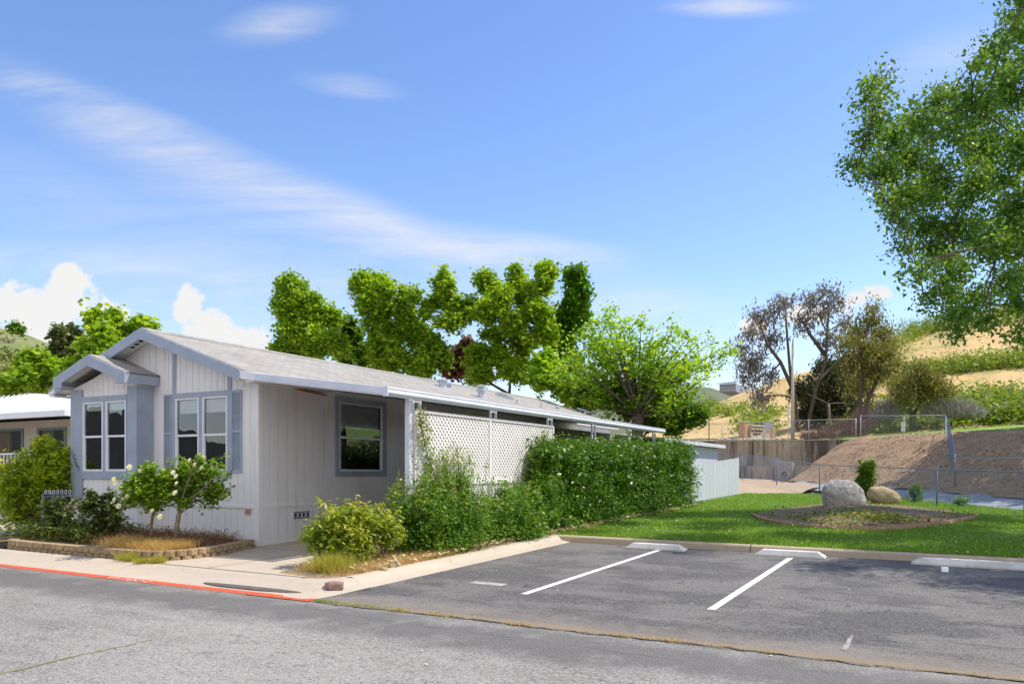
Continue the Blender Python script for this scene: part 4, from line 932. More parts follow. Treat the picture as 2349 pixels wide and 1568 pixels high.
# yellow-green bush by the drive
c0 = (-9.25, 10.75)
bl = [wb(-9.35, 10.85, 1.0, .5, .45, .42), wb(-9.0, 11.2, 1.05, .5, .5, .4), wb(-9.55, 10.6, .85, .35, .35, .32), wb(-8.95, 10.8, .75, .4, .35, .35), wb(-8.75, 11.5, .95, .35, .35, .32), wb(-9.2, 10.6, .55, .35, .3, .3), wb(-9.0, 10.9, .6, .4, .35, .3)]
shrub('bush', 'yellow-green variegated bush at the corner of the driveway and kerb', 'bush', (-9.15, 10.8, .35), [(c, (q[0] * .78, q[1] * .78, q[2] * .88)) for c, q in bl], 8600, .10, YEL, .08, 14, .010, aspect=.36, spikes=35, spikeh=.18, shell=.7, per=12)
tuft = (-9.0, 10.05)
n = 1600; X = rng.normal(-8.8, .16, n); Y = rng.normal(10.15, .14, n); Z = np.array([G(a, c) for a, c in zip(X, Y)]) + .12
blades('grass_tuft', X, Y, Z, .26, .005, MATS['yellow_weed'], .5)
n = 5500; X = rng.uniform(-9.4, -8.2, n); Y = rng.uniform(9.9, 13, n); Z = np.array([G(a, c) for a, c in zip(X, Y)]) + .12
blades('dry_grass', X, Y, Z, .14, .004, DRYG, .9)
# palm-like fern between the bushes
e = empty('fern', (-9.0, 11.8, .4), 'small drooping palm-like frond between the yellow bush and the wild bush', 'plant'); b = MB()
for k in range(4):
    a = R(200 + k * 38); p0 = Vector((-9.0, 12.0, .55)); pts = [p0 + Vector((math.cos(a) * t * .8, math.sin(a) * t * .8, .4 * math.sin(t * 2.6))) for t in np.linspace(0, 1, 9)]
    b.tube(pts, .008, 4)
    for i in range(1, 25):
        for sx in (-1, 1):
            i_ = i / 3; q = pts[int(i_)].lerp(pts[min(8, int(i_) + 1)], i_ % 1); i = max(1, int(i_)); d = Vector((-math.sin(a) * sx, math.cos(a) * sx, 0)); w = d * .22 + Vector((0, 0, -.16)); s_ = (pts[i] - pts[i - 1]).normalized() * .006
            b.add([q - s_, q + s_, q + w], [(0, 1, 2)])
b.build('frond', mat('pale_frond', (.26, .32, .1), .6, (.16, .22, .06), 5), e)
# edging rocks at kerb corner
def rock(name, label, cat, loc, r, m, seed, parent=None, rot=0, group=None, sub=3, amp=.22, cuts=7):
    import bmesh
    rr = random.Random(seed); bm = bmesh.new(); bmesh.ops.create_icosphere(bm, subdivisions=sub, radius=1)
    dirs = [Vector((rr.gauss(0, 1), rr.gauss(0, 1), rr.gauss(0, 1) * .7)).normalized() for _ in range(cuts)]; lim = [rr.uniform(.62, .9) for _ in dirs]
    from mathutils import noise as MN
    for v in bm.verts:
        c = v.co.copy()
        for d, l in zip(dirs, lim):
            k = c.dot(d)
            if k > l: c -= d * (k - l) * .85
        c *= 1 + amp * MN.fractal(c * 1.6 + Vector((seed, 0, 0)), .7, 2.1, 5) * .6
        v.co = Vector((c.x * r[0], c.y * r[1], c.z * r[2]))
    me = bpy.data.meshes.new(name); bm.to_mesh(me); bm.free(); me.materials.append(m); me.polygons.foreach_set('use_smooth', [sub > 2] * len(me.polygons))
    o = bpy.data.objects.new(name, me); S.collection.objects.link(o); o.location = loc; o.rotation_euler = (0, 0, rot); tag(o, label, cat, group); return o
GRAN = multi('grey_granite', [((.50, .47, .44), 2.2, .42, .6, (1, 1, 1), .8), ((.24, .19, .15), 5, .56, .68, (1, 1, 1), .75), ((.56, .53, .50), 9, .55, .68, (1, 1, 1), .7)], (.38, .35, .325), bump=1.0, bscale=7, bdist=.09)
OCH = multi('ochre_rock', [((.44, .35, .2), 2.2, .42, .6, (1, 1, 2.5), .8), ((.2, .14, .07), 5, .56, .7, (1, 1, 2), .7), ((.55, .46, .28), 14, .55, .68, (1, 1, 1), .6)], (.33, .26, .15), bump=.8, bscale=9, bdist=.04)
REDR = mat('reddish_block', (.36, .24, .19), .9, (.22, .14, .11), 9, .5, 30)
q = gp(752, 1343, .1); rock('edging_block', 'reddish-brown broken block lying at the kerb corner beside the grass tuft', 'stone', (q.x + .02, q.y + .12, G(q.x, q.y) + .085), (.17, .13, .09), REDR, 3, rot=.4, cuts=10)
for i, (x, y, s_) in enumerate(((826, 1312, .08), (862, 1305, .1), (905, 1300, .1), (880, 1309, .06))):
    q = gp(x, y, .12); rock('bed_stone', 'tan stone half hidden in dry grass behind the yellow-green bush', 'stone', (q.x, q.y, q.z + .03), (s_ * 1.4, s_, s_ * .7), OCH, 40 + i, rot=i, group='tan stones in the hedge bed')
# boulders on the lawn
q = gp(1937, 1168, .13); rock('boulder', 'big rounded pale grey granite boulder on the lawn bed', 'boulder', (q.x - .12, q.y + .12, q.z + .33), (.86, .66, .72), GRAN, 12, rot=.5, sub=4, amp=.14, cuts=5)
q = gp(2030, 1155, .13); bo = rock('boulder', 'ochre-tan slanting boulder to the right of the grey one', 'boulder', (q.x + .05, q.y + .2, q.z + .20), (.62, .42, .36), OCH, 27, rot=.3, sub=4, amp=.16, cuts=9); bo.rotation_euler = (.0, R(17), R(30)); bo.location.z += .05; bo.location.x -= .1; bo.scale = (1.12, 1.1, 1.1)
# mounded bed with scalloped edging
ringp = [(1722, 1181), (1740, 1190), (1765, 1197), (1795, 1202.5), (1830, 1206), (1870, 1209), (1910, 1212), (1950, 1213.5), (1990, 1214), (2030, 1213.5), (2070, 1211.5), (2105, 1208), (2140, 1204), (2175, 1199), (2210, 1193), (2235, 1187), (2243, 1181)]
RW = [gp(x, y, .14) for x, y in ringp]
back = [gp(x, y, .14) for x, y in ((2180, 1170), (2060, 1158), (1960, 1152), (1860, 1157), (1770, 1168))]
poly = RW + back; cen = sum(poly, Vector()) / len(poly)
MOUND = multi('mound_soil', [((.26, .19, .12), 1.2, .4, .6, (1, 1, 1), .8), ((.10, .16, .02), 1.6, .54, .64, (1, 1, 1), .8), ((.12, .06, .025), .9, .52, .64, (1, 1, 1), .8), ((.42, .34, .24), 20, .56, .7, (1, 1, 1), .5)], (.22, .155, .10), bump=1, bscale=20, bdist=.05)
b = MB(); n = len(poly); rings_ = 9
for k in range(rings_):
    t = k / (rings_ - 1)
    for p in poly:
        q = p.lerp(cen, t); b.v.append((q.x, q.y, G(q.x, q.y) + .15 + .24 * math.sin(t * math.pi / 2) * (.7 + .3 * math.sin(q.x * 1.3 + q.y))))
for k in range(rings_ - 1):
    for i in range(n): b.f.append((k * n + i, k * n + (i + 1) % n, (k + 1) * n + (i + 1) % n, (k + 1) * n + i))
tag(b.build('bed_soil', MOUND, smooth=True), kind='structure')
SCAL = multi('terracotta_concrete', [((.5, .31, .22), 4, .45, .6, (1, 1, 1), .7), ((.25, .16, .11), 10, .55, .7, (1, 1, 1), .7)], (.42, .25, .18), bump=.5, bscale=40)
segs = []; 
for i in range(len(RW) - 1):
    m_ = max(1, round((RW[i + 1] - RW[i]).length / .02)); segs += [RW[i].lerp(RW[i + 1], k / m_) for k in range(m_)]
proto = None; lab = 'reddish scalloped edging stone in the curved row round the lawn bed'
for a, c in along(segs, .165):
    t = (c - a); ang = math.atan2(t.y, t.x); m_ = (a + c) / 2
    if proto is None:
        b = MB(); pr = [(-.078, 0, -.05), (.078, 0, -.05)] + [(.078 * math.cos(x), 0, .035 + .055 * math.sin(x)) for x in np.linspace(0, math.pi, 9)]; b.prism([(p[0], -.028, p[2]) for p in pr], (0, .056, 0)); o = proto = b.build('edging_stone', SCAL, bevel=.006)
    else: o = proto.copy(); S.collection.objects.link(o)
    o.location = (m_.x, m_.y, G(m_.x, m_.y) + .145); o.rotation_euler = (random.uniform(-.08, .08), 0, ang + random.uniform(-.12, .12)); tag(o, lab, 'edging stone', 'scalloped edging stones round the lawn bed')
C = []
for i in range(5200):
    p = random.choice(poly).lerp(random.choice(poly), random.random()).lerp(cen, random.random() * .6); C.append((p.x, p.y, G(p.x, p.y) + .17 + random.random() * .12 + .16 * max(0, 1 - (p - cen).length / 3)))
C = np.array([c for c in C if math.sin(c[0] * 1.9) + math.sin(c[1] * 1.3 + 1) > -.3]); tag(leaf_mesh('bed_ground_cover', C, .09, leafmat('bed_cover_leaf', (.06, .11, .01), (.22, .28, .03), (.42, .22, .05), trans=.3, gloss=.5), up=.6), kind='stuff')
# upright shrub between boulders, two small plants by the fence
q = gp(1983, 1150, .13); q.y += .6; z = q.z
bl = [wb(q.x, q.y, z + .45, .22, .22, .35), wb(q.x, q.y, z + .9, .36, .34, .42), wb(q.x + .02, q.y, z + 1.3, .33, .3, .35)]
shrub('shrub', 'narrow upright glossy green shrub growing between the two boulders', 'shrub', tuple(q), bl, 4200, .11, leafmat('bright_shrub_leaf', (.05, .13, .012), (.16, .28, .03), (.4, .42, .08), trans=.35, gloss=.3), .07, 10, .016, spikes=24, spikeh=.2)
q = gp(2098, 1150, .13); shrub('shrub', 'small dark leafy plant beside the fence right of the ochre boulder', 'shrub', tuple(q), [wb(q.x, q.y, q.z + .3, .24, .24, .3), wb(q.x + .05, q.y, q.z + .55, .18, .18, .2)], 900, .1, HEDGE, .07, 6, .012)
q = gp(2202, 1160, .13); shrub('shrub', 'tiny scruffy plant at the edge of the concrete channel', 'shrub', tuple(q), [wb(q.x, q.y, q.z + .18, .3, .25, .16)], 420, .09, HEDGE, .08, 6, .008)
# planter: rose standards
ROSE = leafmat('rose_leaf', (.06, .16, .012), (.24, .40, .03), (.50, .56, .09), trans=.45, gloss=.5)
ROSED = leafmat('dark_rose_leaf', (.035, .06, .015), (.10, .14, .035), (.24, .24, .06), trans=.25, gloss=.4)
PET = leafmat('white_petal', (.78, .78, .70), (.86, .85, .8), (.84, .8, .62), trans=.35, gloss=.6)
def flower(parent, c, r=.05):
    b = MB(); c = Vector(c); ax = Vector((random.uniform(-.5, .5), -1, random.uniform(.1, .8))).normalized(); a1 = ax.orthogonal().normalized(); a2 = ax.cross(a1)
    for lay, (rr, tl, np_) in enumerate(((1, .25, 7), (.72, .6, 6), (.42, 1.0, 5))):
        for k in range(np_):
            t = 2 * math.pi * (k + .5 * lay) / np_; d = a1 * math.cos(t) + a2 * math.sin(t); sd_ = -a1 * math.sin(t) + a2 * math.cos(t)
            p1 = c + d * r * rr * .6 + ax * r * tl * .5; p2 = c + d * r * rr + ax * r * tl * .75; w = sd_ * r * rr * .45
            b.add([c, p1 - w, p2 - w * .6, p2 + w * .6, p1 + w], [(0, 1, 2, 3, 4)])
    me = b.build('rose_bloom', PET, parent); at = me.data.attributes.new('v', 'FLOAT', 'FACE'); at.data.foreach_set('value', rng.random(len(me.data.polygons)).astype(np.float32)); return me
def rose(label, base, blobs, n, m, fl, trunkpts, tr, leaf=.06):
    e = empty('rose_bush', base, label, 'rose bush'); b = MB(); b.tube(trunkpts, [tr * (1 - .3 * i / (len(trunkpts) - 1)) for i in range(len(trunkpts))], 8); top = Vector(trunkpts[-1])
    tw = []
    for c, r in blobs:
        limb(b, top, c, tr * .55, .006, .15, 5, 6)
        for k in range(3):
            pp = limb(b, Vector(c), Vector(c) + Vector((random.uniform(-1.5, 1.5) * r[0], random.uniform(-1, 1) * r[1], random.uniform(-.4, 1.7) * r[2])), .007, .003, .15, 5, 4)
            tw += [tuple(q + Vector((random.gauss(0, .03), random.gauss(0, .03), random.gauss(0, .03)))) for q in pp[1:] for _ in range(5)]
    b.build('trunk', BARKL, e, smooth=True); C, v = cloud([(c, tuple(q * .85 for q in r)) for c, r in blobs], int(n * .72), .07, .8, 9); C = np.concatenate([C, np.array(tw)]); v = np.concatenate([v, rng.random(len(tw))]); leaf_mesh('foliage', C, leaf * 1.25, m, e, v, aspect=.62)
    for f in fl: flower(e, f, random.uniform(.045, .065))
    return e
dR = 15.7
def pw_(x, y, d=dR, j=.0): return tuple(P(x, y, d + j))
rose('standard white rose on a single pale trunk under the right front window', pw_(404, 1240), pxblobs([(440, 1120, 45, 38), (470, 1090, 30, 30), (420, 1085, 40, 30), (480, 1140, 35, 28), (400, 1130, 30, 28), (505, 1115, 18, 28), (495, 1085, 18, 16), (405, 1100, 25, 25), (455, 1065, 18, 12), (420, 1155, 22, 14)], dR, dz=.2), 5200, ROSE,
     [pw_(430 - 50 * 0 + 5, 1056, dR - .3), pw_(455, 1048, dR - .2), pw_(466, 1050, dR), pw_(404, 1092, dR - .45), pw_(397, 1083, dR - .4), pw_(405, 1108, dR - .45), pw_(447, 1065, dR - .3), pw_(462, 1073, dR - .2), pw_(500, 1085, dR)], [pw_(404, 1236), pw_(405, 1205), pw_(410, 1180), pw_(412, 1160)], .05)
rose('white rose bush with arching stems reaching left across the bay window', pw_(347, 1230), pxblobs([(340, 1110, 38, 30), (375, 1130, 38, 35), (320, 1130, 38, 30), (350, 1150, 40, 25), (300, 1145, 22, 16), (380, 1100, 30, 20), (300, 1115, 28, 14), (345, 1075, 20, 14), (322, 1095, 18, 10)], dR - .1, dz=.2), 5600, ROSE,
     [pw_(262, 1104, dR - .4), pw_(261, 1098, dR - .4), pw_(265, 1112, dR - .4), pw_(297, 1071, dR - .3), pw_(322, 1079, dR - .3), pw_(293, 1137, dR - .4), pw_(349, 1171, dR - .5), pw_(367, 1184, dR - .5), pw_(272, 1160, dR - .4), pw_(263, 1145, dR - .4), pw_(402, 1130, dR - .5)], [pw_(347, 1228), pw_(346, 1205), pw_(350, 1180), pw_(352, 1162)], .032)
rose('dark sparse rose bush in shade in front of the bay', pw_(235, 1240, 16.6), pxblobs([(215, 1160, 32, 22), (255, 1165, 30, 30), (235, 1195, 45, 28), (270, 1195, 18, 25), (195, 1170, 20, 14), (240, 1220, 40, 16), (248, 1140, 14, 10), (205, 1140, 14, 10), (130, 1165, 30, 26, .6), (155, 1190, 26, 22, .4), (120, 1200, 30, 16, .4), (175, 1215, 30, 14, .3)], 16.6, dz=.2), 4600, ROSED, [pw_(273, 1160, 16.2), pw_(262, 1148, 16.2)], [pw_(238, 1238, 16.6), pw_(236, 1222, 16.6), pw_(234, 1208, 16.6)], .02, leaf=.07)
# vines on the lattice
def vine(label, pts, n, dx=.10, w=.10):
    base = pts[0]; e = empty('climbing_vine', base, label, 'vine'); b = MB(); b.tube(pts, [.012] * len(pts), 5); b.build('stem', BARK, e)
    C = []; 
    for i in range(n):
        t = random.random() * (len(pts) - 1.001); k = int(t); q = Vector(pts[k]).lerp(Vector(pts[k + 1]), t - k); ww = w * (1.7 - t / (len(pts) - 1)); C.append((q.x + abs(random.gauss(0, .07)), q.y + random.gauss(0, ww), q.z + random.gauss(0, .09)))
    leaf_mesh('foliage', np.array(C), .055, leafmat('vine_leaf', (.09, .15, .015), (.3, .36, .06), (.5, .5, .15), trans=.35, gloss=.35), e)
Xv = XLt + .08
def lv(x, y): yy, d = onX(x, Xv); return (Xv, yy, zat(y, d))
vine('climbing vine at the near end of the white lattice reaching its top rail', [lv(1010, 1160), lv(1000, 1100), lv(985, 1060), lv(972, 1010), lv(966, 975), lv(960, 945)], 900, w=.13)
vine('shorter climbing shoots on the middle of the near lattice panel', [lv(1060, 1160), lv(1055, 1110), lv(1050, 1060), lv(1048, 1025)], 700, w=.28)
vine('climbing vine at the far end of the white lattice by the tall hedge', [lv(1215, 1140), lv(1225, 1080), lv(1240, 1030), lv(1250, 995)], 800, w=.25)
# big glossy bush at the left beside neighbour
dB = 19.6
bl = pxblobs([(x_ - 18, y_ + 8, a_ * .9, b_ * .9) for x_, y_, a_, b_ in [(120, 1035, 30, 28), (85, 1065, 45, 32), (130, 1075, 50, 40), (60, 1105, 50, 38), (110, 1120, 55, 45), (150, 1110, 40, 50), (40, 1135, 35, 28), (80, 1160, 55, 35), (130, 1160, 40, 40), (60, 1175, 35, 18), (165, 1050, 24, 36)]], dB, depthk=1.0, dz=.35)
shrub('bush', 'large glossy yellow-green bush with orange blooms beside the porch at the left', 'bush', tuple(P(105, 1215, dB)), bl, 10500, .15, leafmat('glossy_bush_leaf', (.10, .19, .012), (.42, .54, .03), (.75, .74, .14), trans=.5, gloss=.5), .13, 12, .02, aspect=.36, per=10, shell=.7, spikes=60, spikeh=.25)
# blue-grey metal plant cage
e = empty('metal_plant_frame', tuple(P(130, 1222, 18.4)), 'rusty blue-grey metal hoop frame with ring trim standing in the planter before the bush', 'garden frame'); b = MB()
xa, xb, za, zb2 = 97, 166, 1225, 1130
p0, p1 = P(97, 1225, 18.2), P(166, 1225, 18.6); zt = P(97, 1133, 18.2).z
for t in (0, .33, .66, 1): q = p0.lerp(p1, t); b.tube([(q.x, q.y, q.z), (q.x, q.y, zt)], .022, 8)
for z in (zt, zt - .06, p0.z + .35): b.tube([(p0.x, p0.y, z), (p1.x, p1.y, z)], .014, 8)
b.build('frame', STEELB, e); b = MB()
for t in np.linspace(.1, .9, 7): q = p0.lerp(p1, t); b.tube([(q.x + .04 * math.cos(a), q.y, zt + .05 + .045 * math.sin(a)) for a in np.linspace(0, 2 * math.pi, 12)], .008, 5)
b.build('ring', GUT, e)
fl = empty('red_blossom', tuple(P(168, 1170, 18)), 'single red blossom hanging low beside the blue-grey metal frame', 'flower'); 
b = MB(); q = P(169, 1171, 18)
for k in range(9):
    t = k * .7; d = Vector((math.cos(t), .4 * math.sin(t), math.sin(t))) * .055; b.add([q, q + d + Vector((0, -.03, .02)), q + d * 1.3 + Vector((.02, -.02, -.02))], [(0, 1, 2)])
b.build('petals', mat('red_petal', (.65, .03, .04), .6), fl); b = MB(); b.tube([q, q + Vector((0, .05, .25))], .004, 4); b.build('stalk', MATS['pale_frond'], fl)

# ================================================================ NEIGHBOUR HOUSE (left)
NB = empty('neighbour_house', (-28, 18, .6), 'beige neighbouring mobile home with white ribbed metal roof and porch at the far left', 'house')
BEI = mat('beige_siding', (.56, .50, .41), .7, (.48, .42, .34), 1.6)
TEAL = mat('teal_grey_trim', (.16, .22, .22), .6)
b = MB(); b.box((-40, 16.4, .4), (-24.2, 28, 3.75)); nw = b.build('wall', BEI, NB)
WALLY = 16.4
wins = []
for (xa, xb) in ((-6, 24), (-60, 52)): pass
def nX(x): return onY(x, WALLY)
for (x0, x1, y0_, y1_) in ((0, 53, 978, 1075), (87, 151, 975, 1120)):
    (a, d0), (c, d1) = nX(x0 - (12 if x0 == 0 else 0)), nX(x1); zt = zat((y0_ + 5), (d0 + d1) / 2); zb_l = zat(y1_, (d0 + d1) / 2)
    cut(nw, [((a + .06, WALLY - .2, zb_l + .05), (c - .06, WALLY + .5, zt - .05))])
    r = MB(); w = .09
    r.box((a - .03, WALLY - .03, zb_l), (a + w, WALLY, zt)); r.box((c - w, WALLY - .03, zb_l), (c + .03, WALLY, zt)); r.box((a + w, WALLY - .03, zt - w), (c - w, WALLY, zt)); r.box((a + w, WALLY - .03, zb_l), (c - w, WALLY, zb_l + w)); m_ = (a + c) / 2; r.box((m_ - .02, WALLY - .0, zb_l + w), (m_ + .02, WALLY + .03, zt - w))
    f = r.build('window', TEAL, NB); g = MB(); g.add([(a + w, WALLY + .015, zb_l + w), (c - w, WALLY + .015, zb_l + w), (c - w, WALLY + .015, zt - w), (a + w, WALLY + .015, zt - w)], [(0, 1, 2, 3)]); g.build('pane', glass(), f)
    g = MB(); g.box((a + .1, WALLY + .09, zb_l + .1), (a + (c - a) * .5, WALLY + .1, zt - .1)); g.build('curtain', mat('tan_curtain', (.4, .22, .12), .9), f)
# roof: porch awning hip + flat side
b = MB(); cx, cz = onY(151, 15.0)[0], 3.86
pk = P(34, 898, 26.6); zz = cz
v = [(-42, 15.0, cz), (cx, 15.0, cz), (cx, 30, cz + .05), (-42, 30, cz + .05), (-42, 18.5, pk.z), (pk.x, 16.2, pk.z), (pk.x, 29, pk.z + .2), (-42, 29, pk.z + .2)]
b.add(v, [(0, 1, 5, 4), (1, 2, 6, 5), (2, 3, 7, 6), (4, 5, 6, 7), (3, 2, 1, 0)]); nr_ = b.build('roof', mat('white_metal_roof', (.78, .79, .82), .4, (.7, .71, .75), 1.2), NB)
b = MB(); x = cx - .25
while x > -36:
    t = 1.0 if x < pk.x else (cx - x) / (cx - pk.x); y2 = 15.0 + (16.2 - 15.0) * t; z2 = cz + (pk.z - cz) * t; b.prism([(x - .03, 15.0, cz + .0), (x + .03, 15.0, cz + .0), (x + .02, 15.0, cz + .012), (x - .02, 15.0, cz + .012)], (0, y2 - 15.0, z2 - cz)); x -= .3
b.build('rib', VINYL, nr_); b = MB(); b.box((-42, 14.93, cz - .16), (cx + .04, 15.0, cz + .02)); b.box((cx, 15.0, cz - .16), (cx + .05, 30, cz + .02)); b.build('gutter', VINYL, nr_)
# porch deck, skirt, railing, steps
PR = empty('porch', (-26, 15.6, .6), 'white porch deck with slatted railing and skirting in front of the beige house', 'porch')
zd = P(0, 1100, 24.4).z
b = MB(); b.box((-40, 15.1, zd - .1), (-24.6, 16.38, zd)); b.build('deck', mat('grey_deck', (.3, .32, .36), .7), PR)
b = MB(); b.box((-40, 15.12, .3), (-24.6, 15.2, zd - .1)); b.box((-24.68, 15.2, .3), (-24.6, 16.38, zd - .1)); b.build('skirting', WHITE, PR)
xr_ = onY(70, 15.1)[0]; zt = P(0, 1036, 24.4).z
b = MB(); b.box((-40, 15.06, zt - .05), (xr_, 15.14, zt)); b.box((-40, 15.07, zd + .06), (xr_, 15.13, zd + .1)); x = xr_ - .05
while x > -30: b.box((x - .035, 15.08, zd + .1), (x, 15.12, zt - .05)); x -= .2
b.build('railing', VINYL, PR)
# ================================================================ FENCES (chain link)
def chain(name, label, pts, hs, posts=True, mesh=True, railm=STEEL, pitch=.11, gb=None, r=.021, wire=.0035):
    """pts: ground points; hs heights"""
    e = empty(name, tuple(pts[0]), label, 'fence'); pts = [Vector(p) for p in pts]
    tops = [p + Vector((0, 0, h)) for p, h in zip(pts, hs)]
    b = MB(); b.tube(tops, r, 7); b.build('top_rail', railm, e, smooth=True)
    if posts:
        for p, t in zip(pts, tops): b = MB(); b.tube([p - Vector((0, 0, .1)), t + Vector((0, 0, .03))], r * 1.35, 8); b.tube([t + Vector((0, 0, .03)), t + Vector((0, 0, .06))], [r * 1.5, r * .5], 8); b.build('post', railm, e, smooth=True)
    if mesh:
        b = MB()
        for i in range(len(pts) - 1):
            p0, p1 = pts[i], pts[i + 1]; t0, t1 = tops[i], tops[i + 1]; Lh = Vector((p1.x - p0.x, p1.y - p0.y, 0)).length
            nn = Vector((-(p1.y - p0.y), p1.x - p0.x, 0)).normalized()
            f = lambda u, v: p0.lerp(p1, u).lerp(t0.lerp(t1, u), v)
            hh = (hs[i] + hs[i + 1]) / 2
            for sg in (1, -1):
                c = -hh if sg > 0 else 0
                while c < (Lh if sg > 0 else Lh + hh):
                    a0, a1 = 0, 1.0
                    if sg > 0: a0 = max(0, -c / hh); a1 = min(1, (Lh - c) / hh)
                    else: a0 = max(0, (c - Lh) / hh); a1 = min(1, c / hh)
                    if a1 - a0 > .02:
                        q0 = f((c + sg * a0 * hh) / Lh, a0) + nn * .004 * sg; q1 = f((c + sg * a1 * hh) / Lh, a1) + nn * .004 * sg; b.tube([q0, q1], wire, 3, cap=False)
                    c += pitch
        b.build('mesh', railm, e)
    return e
def gh(x, y, h=.13): q = gp(x, y, h); return q
low = [Vector((-10.6, 52, G(-10.6, 52) + .75)), Vector((-8.8, 49, G(-8.8, 49) + .3)), Vector((-5.7, 43.5, G(-5.7, 43.5) + .13)), Vector((-.33, 34.5, G(-.33, 34.5) + .13)), Vector((2.18, 30.3, G(2.18, 30.3) + .13)), Vector((5.2, 25.2, G(5.2, 25.2) + .13))]
low.insert(0, P(1702, 1101, 55)); low.pop(1); low.insert(0, P(1640, 1094, 60))
chain('chain_link_fence', 'low chain-link fence with blue-grey posts along the back of the lawn', low, [1.75, 1.75, 1.62, 1.45, 1.37, 1.37, 1.4], railm=STEELB, pitch=.12, wire=.0022)
# upper fence on the retaining wall
def wallpt(x, d, y): return P(x, y, d)
up = [wallpt(1560, 66, 1012), wallpt(1656, 64, 1010), wallpt(1752, 61.5, 1010), wallpt(1855, 58, 1008), wallpt(1963, 54.5, 1007)]
chain('chain_link_fence', 'grey chain-link fence along the top of the stained retaining wall', up, [1.36, 1.36, 1.42, 1.42, 1.38], pitch=.14, wire=.0025)
dk = [wallpt(1974, 54.2, 1014), P(2073, 1010, 50), P(2168, 1005, 46.5)]
chain('chain_link_fence', 'chain-link fence section with a small white sign above the mulch bank', dk, [1.8, 1.55, 1.35], pitch=.13, wire=.0025)
dn = [P(2168, 1005, 46.5), P(2176, 1035, 42.5), P(2184, 1075, 38.5), P(2190, 1108, 35.0)]
chain('chain_link_fence', 'blue-grey chain-link fence running down the bank towards the channel, seen end-on', dn, [1.35, 1.5, 1.5, 1.3], railm=STEELB, pitch=.3, wire=.003)
rt = [P(2190, 1108, 35.0), P(2349, 1103, 33.5), P(2520, 1108, 30.5)]
chain('chain_link_fence', 'chain-link fence rail crossing the shaded bank at the right edge', rt, [1.07, .95, .95], railm=STEEL, pitch=.13, wire=.003, mesh=False)
SIGNW = mat('white_sign_face', (.75, .77, .8), .5)
def panel(name, label, x0, x1, y0, y1, d, m, cat='sign'):
    a, c = P(x0, y0, d), P(x1, y1, d); t = Vector((c.x - a.x, c.y - a.y, 0)); nn = Vector((t.y, -t.x, 0)).normalized() * .02
    e = empty(name, tuple((a + c) / 2), label, cat); b = MB(); b.prism([(a.x, a.y, c.z), (c.x, c.y, c.z), (c.x, c.y, a.z), (a.x, a.y, a.z)], -nn); b.build('board', m, e, bevel=.004)
    b = MB(); k = (a + c) / 2
    for z in (a.z - .05, c.z + .05): b.box((k.x - .03, k.y - .05, z - .01), (k.x + .03, k.y + .0, z + .01))
    b.build('clip', STEEL, e); return e
panel('fence_sign', 'small white blank sign wired to the fence above the mulch bank', 2067, 2077, 967, 989, 49.6, SIGNW)
panel('fence_sign', 'grey-white sign back on the wall fence overlapping the brick monument sign', 1755, 1768, 968, 992, 60.6, mat('grey_sign', (.55, .56, .62), .5))
# ================================================================ RETAINING WALL + CULVERT
STW = multi('stained_concrete', [((.50, .40, .28), .5, .42, .6, (1, 1, .12), .8), ((.085, .065, .055), .9, .47, .60, (1.4, 1.4, .12), .9), ((.5, .43, .34), 2.5, .6, .68, (1.5, 1.5, .05), .8), ((.14, .12, .1), 6, .5, .7, (1, 1, .3), .6)], (.38, .30, .22), bump=.4, bscale=12)
RWE = empty('retaining_wall', tuple(P(1800, 1060, 58)), 'dark-stained concrete retaining wall behind the fence at the end of the drain', 'retaining wall')
a, c = P(1540, 1012, 66.5), P(1974, 1010, 54.0); nn = Vector((c.y - a.y, -(c.x - a.x), 0)).normalized()
a.z = P(1640, 1010, 64).z; c.z = P(1974, 1008, 54).z
b = MB(); b.prism([a, c, c - Vector((0, 0, 4.0)), a - Vector((0, 0, 4.0))], -nn * .35); b.build('wall', STW, RWE, bevel=.01)
b = MB(); up_ = Vector((0, 0, .06)); b.prism([a + nn * .04, c + nn * .04, c + nn * .04 + up_, a + nn * .04 + up_], -nn * .45); b.build('coping', mat('pale_coping', (.55, .52, .4), .8, (.4, .38, .28), 3), RWE)
# stepped footing and head wall with pipe
b = MB(); a2, c2 = P(1640, 1070, 61), P(1900, 1066, 54); a2.z = c2.z = P(1760, 1068, 58.5).z; b.prism([a2, c2, c2 - Vector((0, 0, 2)), a2 - Vector((0, 0, 2))], nn * .4); b.build('footing', STW, RWE)
b = MB(); a3, c3 = P(1783, 1057, 56.5), P(1822, 1060, 55.5); z3 = a3.z; b.prism([a3, c3, c3 - Vector((0, 0, 1.6)), a3 - Vector((0, 0, 1.6))], nn * .3); hw = b.build('head_wall', mat('pale_head_wall', (.42, .39, .36), .8, (.32, .3, .28), 3), RWE)
pc = (a3 + c3) / 2 + nn * .75; pc = P(1798, 1090, (pc.x * CF[0] + pc.y * CF[1])) ; tn = (c3 - a3).normalized(); tn.z = 0
b = MB(); R1, R0 = .38, .29; n = 20; vs = []
for off in (0, -.5):
    for rr_2 in (R1, R0): vs += [pc + nn * off + tn * rr_2 * math.cos(2 * math.pi * k / n) + Vector((0, 0, rr_2 * math.sin(2 * math.pi * k / n))) for k in range(n)]
fs = []
for k in range(n): q = (k + 1) % n; fs += [(k, q, n + q, n + k), (k, 2 * n + k, 2 * n + q, q), (n + k, n + q, 3 * n + q, 3 * n + k)]
fs.append(tuple(range(3 * n, 4 * n))); b.add(vs, fs[:-1]); b.build('culvert_pipe', CONC, hw)
b = MB(); b.add(vs[3 * n:], [tuple(range(n))]); b.build('pipe_opening', DARKIN, hw)
